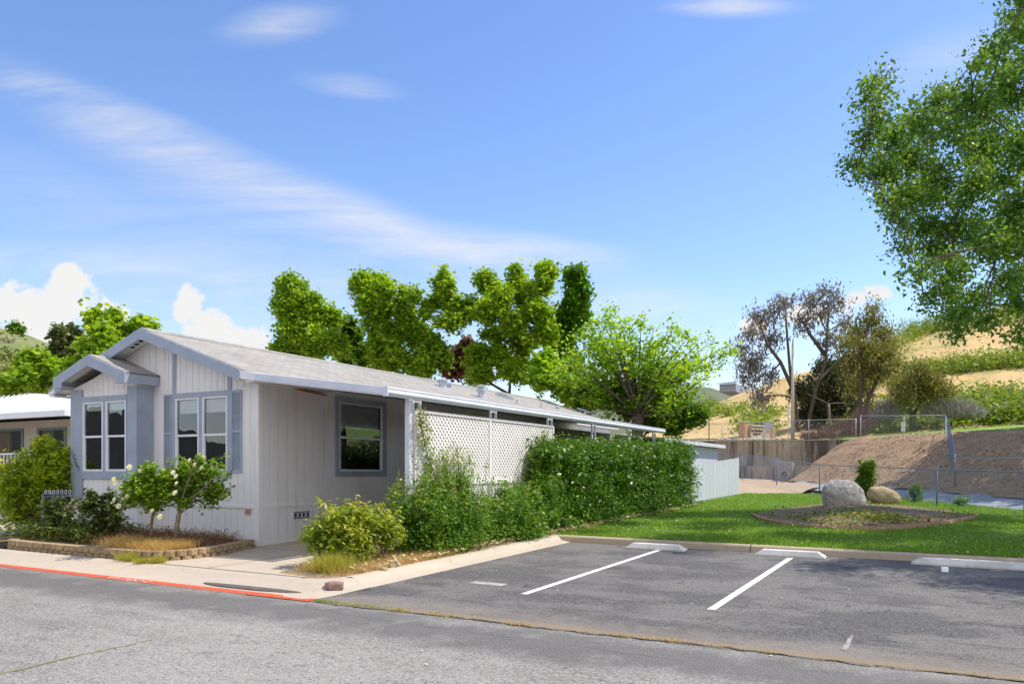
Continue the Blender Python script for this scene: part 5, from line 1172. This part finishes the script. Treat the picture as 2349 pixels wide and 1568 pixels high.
# white rocks on the wall top
WR = mat('white_rock', (.68, .64, .56), .85, (.5, .45, .36), 8, .3, 20)
pro = None
for i in range(46):
    x = 1645 + 195 * i / 45 + random.uniform(-2, 2)
    if 1813 < x < 1826: continue
    d = 63.2 - (x - 1645) * .026 + random.uniform(0, .5); q = P(x, 1007.5 + random.uniform(-2.2, 1), d)
    if pro is None: pro = rock('white_rock', '', 'rock', q, (.13, .12, .1), WR, 77, sub=2, cuts=5); o = pro
    else: o = pro.copy(); S.collection.objects.link(o); o.location = q
    s_ = random.uniform(.6, 1.25); o.scale = (s_, s_, s_ * random.uniform(.8, 1.1)); o.rotation_euler = (random.uniform(-1, 1), 0, random.uniform(0, 6)); tag(o, 'small whitish rock in the row along the top of the retaining wall', 'rock', 'whitish rocks on the retaining wall')
# ================================================================ MONUMENT SIGN, STOP SIGN, LIGHT POLE
BRK = bpy.data.materials.new('tan_brick'); t = nodes(BRK); N_ = t.nodes.new; K_ = t.links.new
o_ = N_('ShaderNodeOutputMaterial'); pb = N_('ShaderNodeBsdfPrincipled'); K_(pb.outputs[0], o_.inputs[0]); pb.inputs['Roughness'].default_value = .9
c_ = N_('ShaderNodeTexCoord'); br = N_('ShaderNodeTexBrick'); br.inputs['Scale'].default_value = 4; br.inputs['Color1'].default_value = (.5, .27, .15, 1); br.inputs['Color2'].default_value = (.6, .36, .2, 1); br.inputs['Mortar'].default_value = (.55, .45, .35, 1)
mp = N_('ShaderNodeMapping'); mp.inputs['Rotation'].default_value = (R(90), 0, 0); K_(c_.outputs['Object'], mp.inputs[0]); K_(mp.outputs[0], br.inputs['Vector']); K_(br.outputs[0], pb.inputs['Base Color'])
MS = empty('monument_sign', tuple(P(1740, 1006, 63)), 'tan monument sign with brick pillars on top of the retaining wall', 'sign')
dM = 62.6; A = P(1722, 1008, dM); Cc = P(1770, 1008, dM + 2.0); t_ = Vector((Cc.x - A.x, Cc.y - A.y, 0)); tl = t_.normalized(); no = Vector((tl.y, -tl.x, 0))
CREAM = mat('cream_stucco', (.62, .50, .36), .8, (.55, .43, .3), 3)
b = MB(); zt = P(1722, 976, dM).z; zt2 = P(1770, 979, dM + 2.0).z; b.prism([A, Cc, Vector((Cc.x, Cc.y, zt2)), Vector((A.x, A.y, zt))], -no * .3); b.build('panel', CREAM, MS)
b = MB(); b.prism([Vector((A.x, A.y, zt)) + no * .06, Vector((Cc.x, Cc.y, zt2)) + no * .06, Vector((Cc.x, Cc.y, zt2 + .1)) + no * .06, Vector((A.x, A.y, zt + .1)) + no * .06], -no * .42); b.build('cap', mat('cream_cap', (.72, .66, .55), .7), MS)
for (x, y, dd) in ((1708, 967, dM - .3), (1770, 974, dM + 1.9)):
    q = P(x, 1009, dd); zt3 = P(x, y, dd).z; b = MB(); b.prism([q, q + tl * .55, q + tl * .55 - no * .5, q - no * .5], (0, 0, zt3 - q.z)); pl_ = b.build('pillar', BRK, MS)
    b = MB(); q2 = q + Vector((0, 0, zt3 - q.z)); b.prism([q2 - tl * .04 + no * .04, q2 + tl * .59 + no * .04, q2 + tl * .59 - no * .54, q2 - tl * .04 - no * .54], (0, 0, .07)); b.build('cap', MATS['cream_cap'], pl_)
rotm = Matrix((tl, Vector((0, 0, 1)), no)).transposed()
LET = mat('dark_letters', (.05, .035, .03), .6)
text('lettering', 'Four Bina Ranch', .27, LET, A + tl * .0 + no * .02 + Vector((0, 0, .66)), rotm, MS, ext=.01, sc=(.92, 1.05, 1))
text('lettering', '100 Glenn Drive', .2, LET, A + tl * .3 + no * .02 + Vector((0, 0, .42)), rotm, MS, ext=.01, sc=(.8, 1, 1))
b = MB(); q = A + tl * .75 + no * .1; b.prism([q + Vector((0, 0, .08)), q + tl * .6 + Vector((0, 0, .08)), q + tl * .6 + Vector((0, 0, .36)), q + Vector((0, 0, .36))], -no * .03); b.build('notice_board', SIGNW, MS)
SS = empty('stop_sign', tuple(P(1626, 1012, 70)), 'red stop sign seen almost edge-on at the foot of the golden slope', 'sign')
q = P(1626, 1014, 70); zt = P(1626, 930, 70).z; b = MB(); b.tube([q, (q.x, q.y, zt)], .045, 6); b.build('pole', mat('rust_pole', (.16, .07, .05), .8), SS)
b = MB(); dirv = (CF * .93 + CR * .37); dv = Vector(dirv); hv = Vector((0, 0, 1)); c = Vector((q.x, q.y, P(1626, 947, 70).z)) - Vector(CR) * .07; off = Vector((-dv.y, dv.x, 0)) * .015
b.prism([c + (dv * math.cos(R(22.5 + 45 * k)) * .5 + hv * math.sin(R(22.5 + 45 * k))*.5) for k in range(8)], off); b.build('plate', mat('stop_red', (.38, .04, .03), .5), SS)
LP = empty('light_pole', tuple(P(1818, 1010, 60)), 'tall pale concrete street light with curved arm beside the monument sign', 'street light')
q = P(1818, 1010, 59.5); zt = P(1818, 790, 59.5).z; b = MB(); b.tube([q, (q.x, q.y, (q.z + zt) / 2), (q.x, q.y, zt)], [.15, .11, .075], 12); b.build('pole', mat('pale_pole', (.55, .5, .45), .6, (.46, .42, .38), 2), LP, smooth=True)
b = MB(); arm = []
for (x, y) in ((1818, 792), (1818.5, 780), (1821, 772), (1826, 768), (1834, 766), (1842, 767)): p = P(x, y, 59.5); arm.append(p)
b.tube(arm, [.06, .055, .05, .045, .045, .04], 8); b.build('arm', MATS['pale_pole'], LP, smooth=True)
b = MB(); a_ = P(1841, 768, 59.5); c_2 = P(1853, 770, 59.5); b.tube([a_, a_.lerp(c_2, .4), c_2], [.06, .14, .05], 10); lh = b.build('lamp_head', GUT, LP, smooth=True)
wm_ = MB(); q = P(1808, 962, 58.8); wm_.box((q.x - .08, q.y - .04, P(1808, 960, 58.8).z), (q.x + .05, q.y + .04, P(1808, 945, 58.8).z + .5)); e = empty('marker_panel', tuple(q), 'thin white vertical marker panel just left of the light pole', 'sign'); wm_.build('plate', SIGNW, e); b = MB(); b.tube([(q.x, q.y, P(1808, 1008, 58.8).z), (q.x, q.y, q.z)], .03, 6); b.build('post', STEEL, e)

# distant house on the far ridge
DH = empty('distant_house', tuple(P(1675, 885, 300)), 'grey-blue roofed building far away on the ridge behind the golden slope', 'house')
a, c = P(1650, 899, 300), P(1692, 899, 300); b = MB(); b.box((a.x, a.y, a.z), (c.x, a.y + 20, a.z + 2.95)); b.build('wall', mat('far_white_wall', (.3, .32, .36), .8), DH)
b = MB(); b.prism([(a.x - 1, a.y - 1, a.z + 3), (c.x + 1, a.y - 1, a.z + 3), (c.x - 3, a.y + 10, a.z + 4.8), (a.x + 3, a.y + 10, a.z + 4.6)], (0, 0, .2)); b.build('roof', mat('far_grey_roof', (.14, .16, .2), .8), DH)

# ================================================================ TREES
SYC = leafmat('liquidambar_leaf', (.11, .25, .015), (.33, .49, .035), (.55, .64, .08), trans=.5, gloss=.55)
SYCL = leafmat('light_tree_leaf', (.16, .34, .02), (.38, .58, .05), (.6, .7, .1), trans=.5, gloss=.55)
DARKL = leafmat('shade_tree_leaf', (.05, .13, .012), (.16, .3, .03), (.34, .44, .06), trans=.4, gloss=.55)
def zbase(x, d): q = P(x, 1000, d); return (q.x, q.y, G(q.x, q.y))
T = dict(clump=.17, per=22, shell=.5, aspect=.85, lr=.04, sc=.80, sat=2)
tree('liquidambar_tree', 'bright green upright tree at the left of the row behind the white house', 'tree', zbase(705, 46), pxblobs([(660, 655, 32, 32), (690, 660, 22, 28), (655, 700, 36, 40), (700, 700, 36, 45), (735, 725, 34, 48), (672, 760, 46, 44), (725, 780, 46, 44), (765, 730, 16, 34), (640, 800, 26, 24), (690, 810, 45, 30), (772, 790, 24, 40)], 46), 20000, .2, SYC, **T)
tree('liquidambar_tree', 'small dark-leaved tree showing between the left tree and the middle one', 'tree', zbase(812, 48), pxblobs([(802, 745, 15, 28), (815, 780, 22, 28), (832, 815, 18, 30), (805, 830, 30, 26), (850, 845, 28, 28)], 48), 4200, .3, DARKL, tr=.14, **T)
tree('liquidambar_tree', 'green tree with a flat twin top in the middle of the row behind the house', 'tree', zbase(915, 45), pxblobs([(828, 655, 26, 30), (862, 655, 26, 34), (885, 665, 20, 30), (845, 700, 36, 36), (880, 715, 28, 36), (925, 680, 13, 28), (950, 675, 12, 22), (925, 725, 24, 38), (868, 750, 30, 34), (900, 770, 36, 36), (950, 760, 34, 44), (975, 715, 14, 26), (985, 790, 36, 42), (905, 820, 46, 40), (960, 840, 48, 36), (1015, 820, 22, 34), (865, 800, 20, 36)], 45), 28000, .2, SYC, **T)
tree('liquidambar_tree', 'tallest broad green tree with many rounded tops behind the roof vents', 'tree', zbase(1180, 44), pxblobs([(1018, 655, 28, 30), (1005, 690, 18, 20), (1040, 700, 30, 30), (1035, 735, 36, 26), (1075, 715, 22, 30), (1118, 655, 28, 34), (1150, 680, 36, 34), (1185, 640, 26, 34), (1205, 680, 38, 38), (1255, 622, 24, 26), (1245, 655, 22, 26), (1225, 715, 45, 32), (1120, 715, 40, 32), (1170, 735, 38, 34), (1140, 770, 34, 20), (1245, 760, 32, 36), (1200, 790, 34, 38), (1140, 815, 30, 34), (1090, 820, 34, 34), (1180, 850, 48, 34), (1100, 860, 40, 26)], 44), 36000, .2, SYC, tr=.28, **T)
tree('liquidambar_tree', 'darker green upright tree at the right end of the row behind the house', 'tree', zbase(1300, 46), pxblobs([(1318, 640, 30, 32), (1325, 680, 34, 36), (1300, 715, 38, 34), (1335, 725, 22, 26), (1300, 760, 38, 34), (1280, 800, 34, 36), (1310, 830, 34, 36), (1270, 860, 42, 34)], 46), 16000, .2, leafmat('deep_green_leaf', (.05, .16, .010), (.15, .33, .02), (.34, .5, .05), trans=.45, gloss=.55), **T)
tree('plum_tree', 'dull reddish-purple tree crown glimpsed low between the green trees', 'tree', zbase(1065, 54), pxblobs([(1050, 815, 30, 28), (1075, 800, 28, 24), (1040, 850, 34, 26)], 54), 3000, .3, leafmat('plum_leaf', (.10, .04, .03), (.2, .1, .07), (.2, .2, .06), trans=.25, gloss=.5), tr=.15, **T)
tree('dense_tree', 'mid green bushy tree low behind the roof between the row and the vase-shaped tree', 'tree', zbase(1340, 42), pxblobs([(1300, 890, 50, 30), (1240, 870, 40, 26), (1350, 900, 44, 34), (1255, 830, 30, 26), (1225, 850, 28, 22)], 42), 6500, .26, SYCL, tr=.15, **T)
# vase-shaped tree
b0 = Vector(zbase(1462, 38)); e = empty('mulberry_tree', tuple(b0), 'light green vase-shaped tree with many bare branches fanning out behind the carport end', 'tree'); b = MB(); fk = P(1462, 955, 38); b.tube([b0, b0.lerp(fk, .5), fk], [.3, .24, .28], 12)
tips = [(1240, 850), (1262, 812), (1290, 800), (1310, 760), (1342, 745), (1362, 760), (1380, 728), (1400, 725), (1425, 745), (1440, 728), (1470, 745), (1500, 750), (1520, 765), (1545, 752), (1580, 770), (1600, 790), (1640, 775), (1655, 800), (1672, 806), (1640, 835), (1625, 860), (1600, 890), (1575, 850), (1560, 810), (1530, 800), (1490, 800), (1450, 790), (1410, 790), (1370, 810), (1340, 830), (1300, 850), (1290, 890), (1330, 880), (1560, 930), (1520, 900), (1590, 930), (1400, 840), (1540, 870), (1600, 830), (1480, 860), (1350, 780)]
CC = []
for (x, y) in tips:
    tp = P(x, y, 38 + random.uniform(-2.6, 2.6)); midp = fk.lerp(tp, .5) + Vector((0, 0, -.2 if y > 850 else .35)); pts = [fk + Vector((random.uniform(-.2, .2), random.uniform(-.2, .2), random.uniform(-.3, .1))), fk.lerp(midp, .5) + Vector((0, 0, .05)), midp, midp.lerp(tp, .5), tp]; b.tube(pts, [.085, .065, .045, .025, .008], 6)
    for k in range(10):
        t = .38 + .62 * random.random(); i = min(3, int(t * 4)); q = pts[i].lerp(pts[i + 1], t * 4 - i); s_ = q + Vector((random.gauss(0, .35), random.gauss(0, .35), random.gauss(.1, .3))); b.tube([q, s_], [.012, .004], 4)
        for j in range(3): c = q.lerp(s_, .4 + .3 * j); CC.append(c + Vector((random.gauss(0, .08), random.gauss(0, .08), 0)))
b.build('trunk', BARK, e, smooth=True); CC = np.array([tuple(c) for c in CC]); ce = np.repeat(CC, 10, axis=0); leaf_mesh('crown', ce + rng.normal(size=ce.shape) * .17, .165, SYCL, e, rng.random(len(ce)), aspect=.75)
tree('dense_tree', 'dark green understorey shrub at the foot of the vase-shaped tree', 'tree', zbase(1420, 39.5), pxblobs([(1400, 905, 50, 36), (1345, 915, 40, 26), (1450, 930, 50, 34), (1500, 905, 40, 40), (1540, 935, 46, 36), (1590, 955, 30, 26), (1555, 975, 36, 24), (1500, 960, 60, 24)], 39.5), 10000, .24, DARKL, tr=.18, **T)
# left trees
tree('liquidambar_tree', 'bright green tree rising behind the front gable at the left', 'tree', zbase(255, 40), pxblobs([(222, 735, 14, 22), (228, 770, 26, 28), (262, 738, 16, 26), (262, 775, 26, 28), (200, 800, 18, 22), (235, 812, 36, 28), (290, 770, 22, 24), (315, 745, 15, 26), (345, 752, 16, 14), (300, 800, 30, 26), (190, 835, 26, 24), (250, 850, 50, 26), (170, 870, 30, 26)], 40), 10500, .26, SYC, **T)
tree('olive_tree', 'grey-green sparse-topped tree on the slope behind the left tree', 'tree', zbase(150, 62), pxblobs([(135, 765, 22, 22), (165, 765, 20, 20), (145, 800, 34, 24), (120, 820, 30, 26), (175, 815, 26, 26), (150, 850, 44, 28)], 62), 6500, .34, leafmat('olive_leaf', (.06, .09, .03), (.16, .2, .07), (.32, .34, .16), trans=.25, gloss=.5), **T)
tree('broadleaf_tree', 'rounded bright green tree behind the white metal roof of the neighbour', 'tree', zbase(90, 44), pxblobs([(72, 835, 40, 28), (120, 845, 30, 26), (55, 865, 36, 26), (95, 875, 50, 26), (145, 880, 30, 24), (20, 885, 36, 20), (160, 845, 14, 14)], 44), 8500, .26, SYC, **T)
tree('olive_tree', 'small dark round tree alone on the skyline at the far left', 'tree', tuple(P(35, 762, 175)), pxblobs([(30, 754, 10, 5), (42, 756, 10, 5), (36, 750, 8, 4)], 175, dz=.2), 900, .7, DARKL, tr=.3, clump=.5, per=12)
# eucalyptus group on the right
EUC = leafmat('eucalyptus_leaf', (.10, .10, .12), (.25, .235, .26), (.36, .28, .23), trans=.3, gloss=.45)
EUCG = leafmat('golden_eucalyptus_leaf', (.09, .11, .035), (.26, .25, .08), (.46, .38, .13), trans=.4, gloss=.5)
def tp_(d, *pp): return [P(x, y, d) for x, y in pp]
TE = dict(clump=.36, per=12, shell=.7, aspect=.32, up=-.1, droop=1.6, lr=.07)
tree('eucalyptus_tree', 'tall open eucalyptus with twin dark trunks and sparse bluish-brown leaves behind the light pole', 'tree', tuple(P(1830, 1000, 68)), pxblobs([(1720, 770, 26, 24), (1745, 730, 34, 30), (1700, 800, 18, 24), (1725, 830, 36, 38), (1780, 715, 30, 26), (1800, 690, 24, 22), (1770, 780, 30, 30), (1715, 870, 22, 26), (1760, 860, 28, 30), (1860, 690, 30, 26), (1900, 670, 26, 20), (1880, 720, 30, 26), (1925, 695, 22, 26), (1935, 740, 18, 26), (1840, 740, 28, 26), (1900, 780, 34, 28), (1745, 910, 30, 26), (1700, 850, 14, 14)], 73, dz=2), 6200, .36, EUC,
     trunks=[tp_(73, (1832, 1002), (1824, 920), (1812, 850), (1806, 780), (1800, 700)), tp_(73, (1822, 900), (1790, 830), (1760, 790), (1742, 740)), tp_(74, (1848, 1002), (1868, 900), (1893, 830), (1897, 760), (1903, 690)), tp_(74, (1893, 815), (1860, 770), (1830, 720)), tp_(74, (1858, 950), (1880, 870), (1930, 820), (1980, 770))], tr=.2, **TE)
tree('eucalyptus_tree', 'brown and gold leaved eucalyptus right of the twin-trunk one', 'tree', tuple(P(1978, 990, 66)), pxblobs([(2000, 735, 34, 26), (1965, 765, 32, 28), (2020, 770, 34, 30), (1985, 800, 44, 34), (2040, 810, 34, 32), (1960, 835, 40, 36), (2010, 850, 44, 36), (2055, 850, 26, 28), (2000, 705, 18, 14), (1940, 790, 22, 24), (1975, 890, 40, 30)], 66, dz=2), 8000, .32, EUCG, trunks=[tp_(66, (1976, 992), (1972, 920), (1980, 840), (1990, 760)), tp_(66, (1982, 990), (1990, 920), (2020, 850), (2035, 800))], tr=.22, **TE)
tree('dense_tree', 'dark drooping evergreen mass between the two eucalyptus trees', 'tree', tuple(P(1905, 1000, 70)), pxblobs([(1900, 850, 34, 36), (1870, 900, 34, 40), (1925, 890, 38, 44), (1945, 940, 40, 34), (1890, 950, 42, 34), (1850, 950, 28, 30), (1835, 900, 20, 30), (1910, 985, 50, 16)], 76, dz=1.5), 15000, .36, leafmat('dark_evergreen_leaf', (.025, .04, .015), (.08, .09, .035), (.2, .19, .06), trans=.2, gloss=.5), tr=.2, **TE)
tree('pepper_tree', 'small round olive-brown tree with a forked trunk above the white fence sign', 'tree', tuple(P(2092, 972, 60)), pxblobs([(2110, 850, 30, 18), (2085, 880, 34, 26), (2135, 875, 36, 26), (2165, 895, 24, 24), (2115, 905, 44, 22), (2075, 910, 24, 20), (2060, 885, 18, 20)], 60, dz=1.2), 7000, .26, EUCG, trunks=[tp_(60, (2092, 975), (2090, 945), (2075, 905)), tp_(60, (2094, 975), (2098, 945), (2122, 905), (2135, 880))], tr=.18, **TE)
# dry grey brush and red-brown undergrowth on the bank behind the fence
def twigs(name, label, bl, n, m, cat):
    c0 = bl[0][0]; e = empty(name, tuple(c0), label, cat); b = MB()
    for i in range(n):
        c, r = random.choice(bl); c = Vector(c); p = c + Vector((random.uniform(-1, 1) * r[0], random.uniform(-1, 1) * r[1], -r[2] * random.random())); q = p + Vector((random.gauss(0, .35), random.gauss(0, .35), random.uniform(.3, 1.0) * r[2] * 1.3)); b.tube([p, p.lerp(q, .5) + Vector((random.gauss(0, .06), 0, 0)), q], [.02, .014, .005], 3, cap=False)
    b.build('twigs', m, e); return e
TW = mat('grey_dry_twigs', (.38, .34, .34), .9, (.28, .25, .24), 3); RT = mat('reddish_dry_twigs', (.26, .15, .13), .9, (.16, .1, .08), 3)
twigs('dry_brush', 'leafless grey brush at the foot of the green scrub slope', pxblobs([(2205, 935, 30, 22), (2180, 925, 26, 18), (2230, 945, 24, 14), (2190, 950, 40, 12)], 60), 1300, TW, 'brush')
twigs('dry_brush', 'leafless grey brush under the small round olive-brown tree', pxblobs([(2050, 930, 34, 22), (2140, 935, 26, 20), (2030, 950, 30, 16)], 61), 1100, TW, 'brush')
twigs('dry_brush', 'reddish-brown tangle of dry stems behind the wall fence', pxblobs([(2000, 950, 40, 26), (1930, 985, 50, 18), (1880, 995, 40, 12), (1960, 970, 40, 20)], 61), 1600, RT, 'brush')
# big tree at the right
dT = 26; BIG = leafmat('birch_leaf', (.045, .125, .018), (.165, .30, .045), (.42, .52, .16), trans=.45, gloss=.42)
big0 = [(2000, 215, 26, 34, -1), (2035, 200, 14, 26, 0), (2010, 270, 42, 34, -.5), (2045, 320, 60, 42, 0), (1985, 330, 30, 26, -.5), (1965, 385, 32, 18, -1), (2020, 400, 62, 36, 0), (2090, 370, 60, 50, 1), (2110, 290, 42, 42, 0), (2150, 240, 40, 36, 1), (2185, 215, 26, 26, 1), (2190, 300, 60, 55, 0), (2080, 450, 60, 40, 0), (2030, 460, 26, 18, -1), (2060, 500, 30, 20, -1), (2140, 440, 70, 55, 1), (2230, 240, 50, 50, 0), (2260, 330, 66, 66, 1), (2240, 420, 70, 60, -1), (2310, 200, 60, 70, 0), (2290, 120, 34, 46, 0), (2340, 60, 44, 60, 0), (2250, 150, 18, 22, -1), (2120, 520, 52, 36, 0), (2075, 560, 24, 18, -1), (2200, 520, 64, 46, 0), (2150, 580, 60, 36, 1), (2110, 620, 34, 24, -1), (2190, 620, 50, 36, 0), (2260, 560, 50, 40, 0), (2330, 480, 70, 60, 0), (2360, 330, 80, 90, 1), (2170, 670, 44, 34, 0), (2120, 690, 26, 18, -1), (2200, 710, 44, 32, 0), (2250, 680, 44, 34, 1), (2190, 760, 28, 18, 0), (2270, 740, 26, 22, 0), (2310, 640, 44, 40, 0), (2340, 700, 40, 40, 0), (2335, 770, 26, 22, 0), (2310, 565, 34, 30, -1),
       (2450, 150, 110, 120, 1), (2480, 400, 110, 120, 0), (2440, 600, 100, 100, 1), (2600, 250, 120, 140, 0), (2620, 500, 120, 120, 1), (2400, -40, 90, 90, 0), (2560, 0, 140, 120, 1), (2780, 350, 150, 170, -5), (2750, 120, 150, 140, -4), (2480, 760, 70, 60, 0), (2900, 500, 170, 150, -7), (2950, 250, 180, 170, -8), (2640, 300, 150, 150, -6)]
big = [(x, y, rx * .92, ry * .92, dd + random.choice((1, 0, -2, -4, -6.5, -7))) for x, y, rx, ry, dd in big0]
tb = P(2620, 1150, dT + 1); tb.z = G(tb.x, tb.y) + .13
tree('birch_tree', 'large leafy tree with drooping branches filling the upper right', 'tree', tuple(tb), pxblobs(big, dT, depthk=1.6) + [wb(x_, y_, z_, 1.5, 1.5, 1.1) for x_, y_, z_ in ((5.6, 18.7, 9.4), (7.4, 19.2, 10), (8.2, 21, 10.5), (7.0, 22.0, 10), (9.5, 19, 10.5), (9, 23.5, 11), (6.4, 24.6, 11), (8.5, 26, 12))], 200000, .12, BIG, tr=.3, fork=.3, clump=.19, per=18, shell=.8, lr=.06, sat=2, aspect=.55, up=0, droop=.6)
# second tree off the right edge whose shade falls on the bank
ob = (13.0, 54.0, 4.2)
tree('birch_tree', 'tall leafy tree rising behind the big right-hand tree and shading the mulch bank', 'tree', ob, [wb(x_, y_, z_, 2.6, 2.6, 1.8) for x_, y_, z_ in ((3.2, 48.5, 14), (5, 47, 13.5), (7, 48, 14), (6, 51, 15), (9, 50.5, 14), (8, 54, 16), (10, 57, 17), (12, 53, 15), (11, 47, 14), (9, 44.5, 13), (7.5, 43.5, 12.5), (13, 49, 14), (14, 57, 17), (12, 60, 17), (10, 41.5, 12.5))], 26000, .3, BIG, tr=.3, clump=.3, per=16, shell=.6, lr=.08)

# road cracks with weeds
def crack(name, pts, w, h, m, n, jit=.03):
    b = MB(); L_, R_ = [], []
    P_ = [Vector(p) for p in pts]; q = []
    for i in range(len(P_) - 1):
        k = max(2, int((P_[i + 1] - P_[i]).length / .12)); q += [P_[i].lerp(P_[i + 1], j / k) for j in range(k)]
    for i, p in enumerate(q):
        t = (q[min(i + 1, len(q) - 1)] - q[max(0, i - 1)]).normalized(); nn_2 = Vector((-t.y, t.x, 0)); p = p + nn_2 * random.uniform(-jit, jit); ww = w * random.uniform(.2, 1.3)
        for s_ in (-1, 1): x, y = p.x + nn_2.x * ww * s_, p.y + nn_2.y * ww * s_; b.v.append((x, y, G(x, y) + h))
    for i in range(len(q) - 1): b.f.append((2 * i, 2 * i + 2, 2 * i + 3, 2 * i + 1))
    tag(b.build(name, m), kind='structure'); return q
CRK = mat('crack_dirt', (.10, .075, .05), .95, (.2, .15, .08), 20)
jq = crack('road_joint_crack', [(x, 8.42 + .03 * math.sin(x * 2), 0) for x in np.arange(-7.6, 9, .4)], .02, .012, CRK, 0)
lq = crack('road_crack', [gp(-60, 1562), gp(0, 1545), gp(95, 1522), gp(190, 1500), gp(290, 1480), gp(380, 1460)], .012, .008, mat('yellow_crack_dirt', (.36, .30, .12), .95, (.22, .2, .08), 14), 0)
YW = MATS['yellow_weed']; DRB = leafmat('crack_weed', (.42, .28, .08), (.56, .4, .16), (.4, .42, .1), trans=.2, gloss=.7)
X, Y = [], []
for p in jq:
    k = int(max(0, random.gauss(3, 12)) * (2.2 if -6.5 < p.x < -4.2 or -3.6 < p.x < -1.6 else .5))
    X += [p.x + random.gauss(0, .07) for _ in range(k)]; Y += [p.y + random.gauss(0, .035) for _ in range(k)]
X, Y = np.array(X), np.array(Y); blades('crack_weeds', X, Y, np.array([G(a, c) for a, c in zip(X, Y)]) + .01, .03, .005, DRB, .8)
X, Y = [], []
for p in lq:
    k = int(max(0, random.gauss(6, 9))); X += [p.x + random.gauss(0, .02) for _ in range(k)]; Y += [p.y + random.gauss(0, .02) for _ in range(k)]
X, Y = np.array(X), np.array(Y); blades('crack_weeds', X, Y, np.array([G(a, c) for a, c in zip(X, Y)]) + .005, .02, .003, YW, .8)
n = 420; X = -7.65 + 1.5 * rng.random(n) ** 1.5; Y = 8.44 + .09 * rng.random(n) ** 2; blades('kerb_edge_grass', X, Y, np.array([G(a, c) for a, c in zip(X, Y)]) + .01, .028, .004, GRASSM, .7)
# sealed patch lines and pale worn marks in the parking bays
b = MB(); q = gp(1120, 1338); mark(b, q.x - .3, q.x + .3, q.y - .12, q.y + .1, .008); tag(b.build('asphalt_patch', multi('patch', [((.2, .19, .18), 6, .45, .6, (1, 1, 1), .9)], (.42, .39, .36))), kind='structure')
b = MB(); gq = [(1928, 1488), (1938, 1478), (1946, 1462), (1958, 1456), (1952, 1472), (1946, 1487), (1936, 1493)]; b.add([gp(*q) + Vector((0, 0, .009)) for q in gq], [tuple(range(7))]); tag(b.build('paint_smear', multi('ghost_paint', [((.15, .14, .13), 9, .45, .6, (1, 1, 1), .8)], (.33, .31, .29))), kind='structure')
ORC = mat('orange_crack_dirt', (.26, .19, .10), .95, (.16, .14, .12), 14)
crack('parking_crack', [gp(*q) for q in ((1225, 1362), (1400, 1374), (1560, 1392), (1760, 1420), (2000, 1452), (2200, 1475), (2349, 1492))], .007, .009, ORC, 0, .02)
crack('parking_crack', [gp(*q) for q in ((1240, 1418), (1290, 1402), (1330, 1388))], .008, .009, ORC, 0, .02)
crack('parking_crack', [gp(*q) for q in ((1560, 1445), (1640, 1425), (1700, 1400), (1725, 1370))], .004, .009, CRK, 0, .03)
crack('road_crack', [gp(*q) for q in ((700, 1392), (850, 1418), (1050, 1445), (1300, 1478), (1600, 1520))], .004, .008, CRK, 0, .02)
for i in range(9):
    q = gp(random.uniform(900, 2300), random.uniform(1290, 1540)); 
    if i == 0: lp_ = rock('pebble', 'tiny pale pebble lying loose on the asphalt', 'pebble', q, (.02, .016, .011), WR, 9, sub=1, cuts=3); o = lp_
    else: o = lp_.copy(); S.collection.objects.link(o)
    o.location = q + Vector((0, 0, .012)); o.rotation_euler = (0, 0, random.random() * 6); tag(o, 'tiny pale pebble lying loose on the asphalt', 'pebble', 'pebbles on the parking lot')

S.render.engine = 'CYCLES'
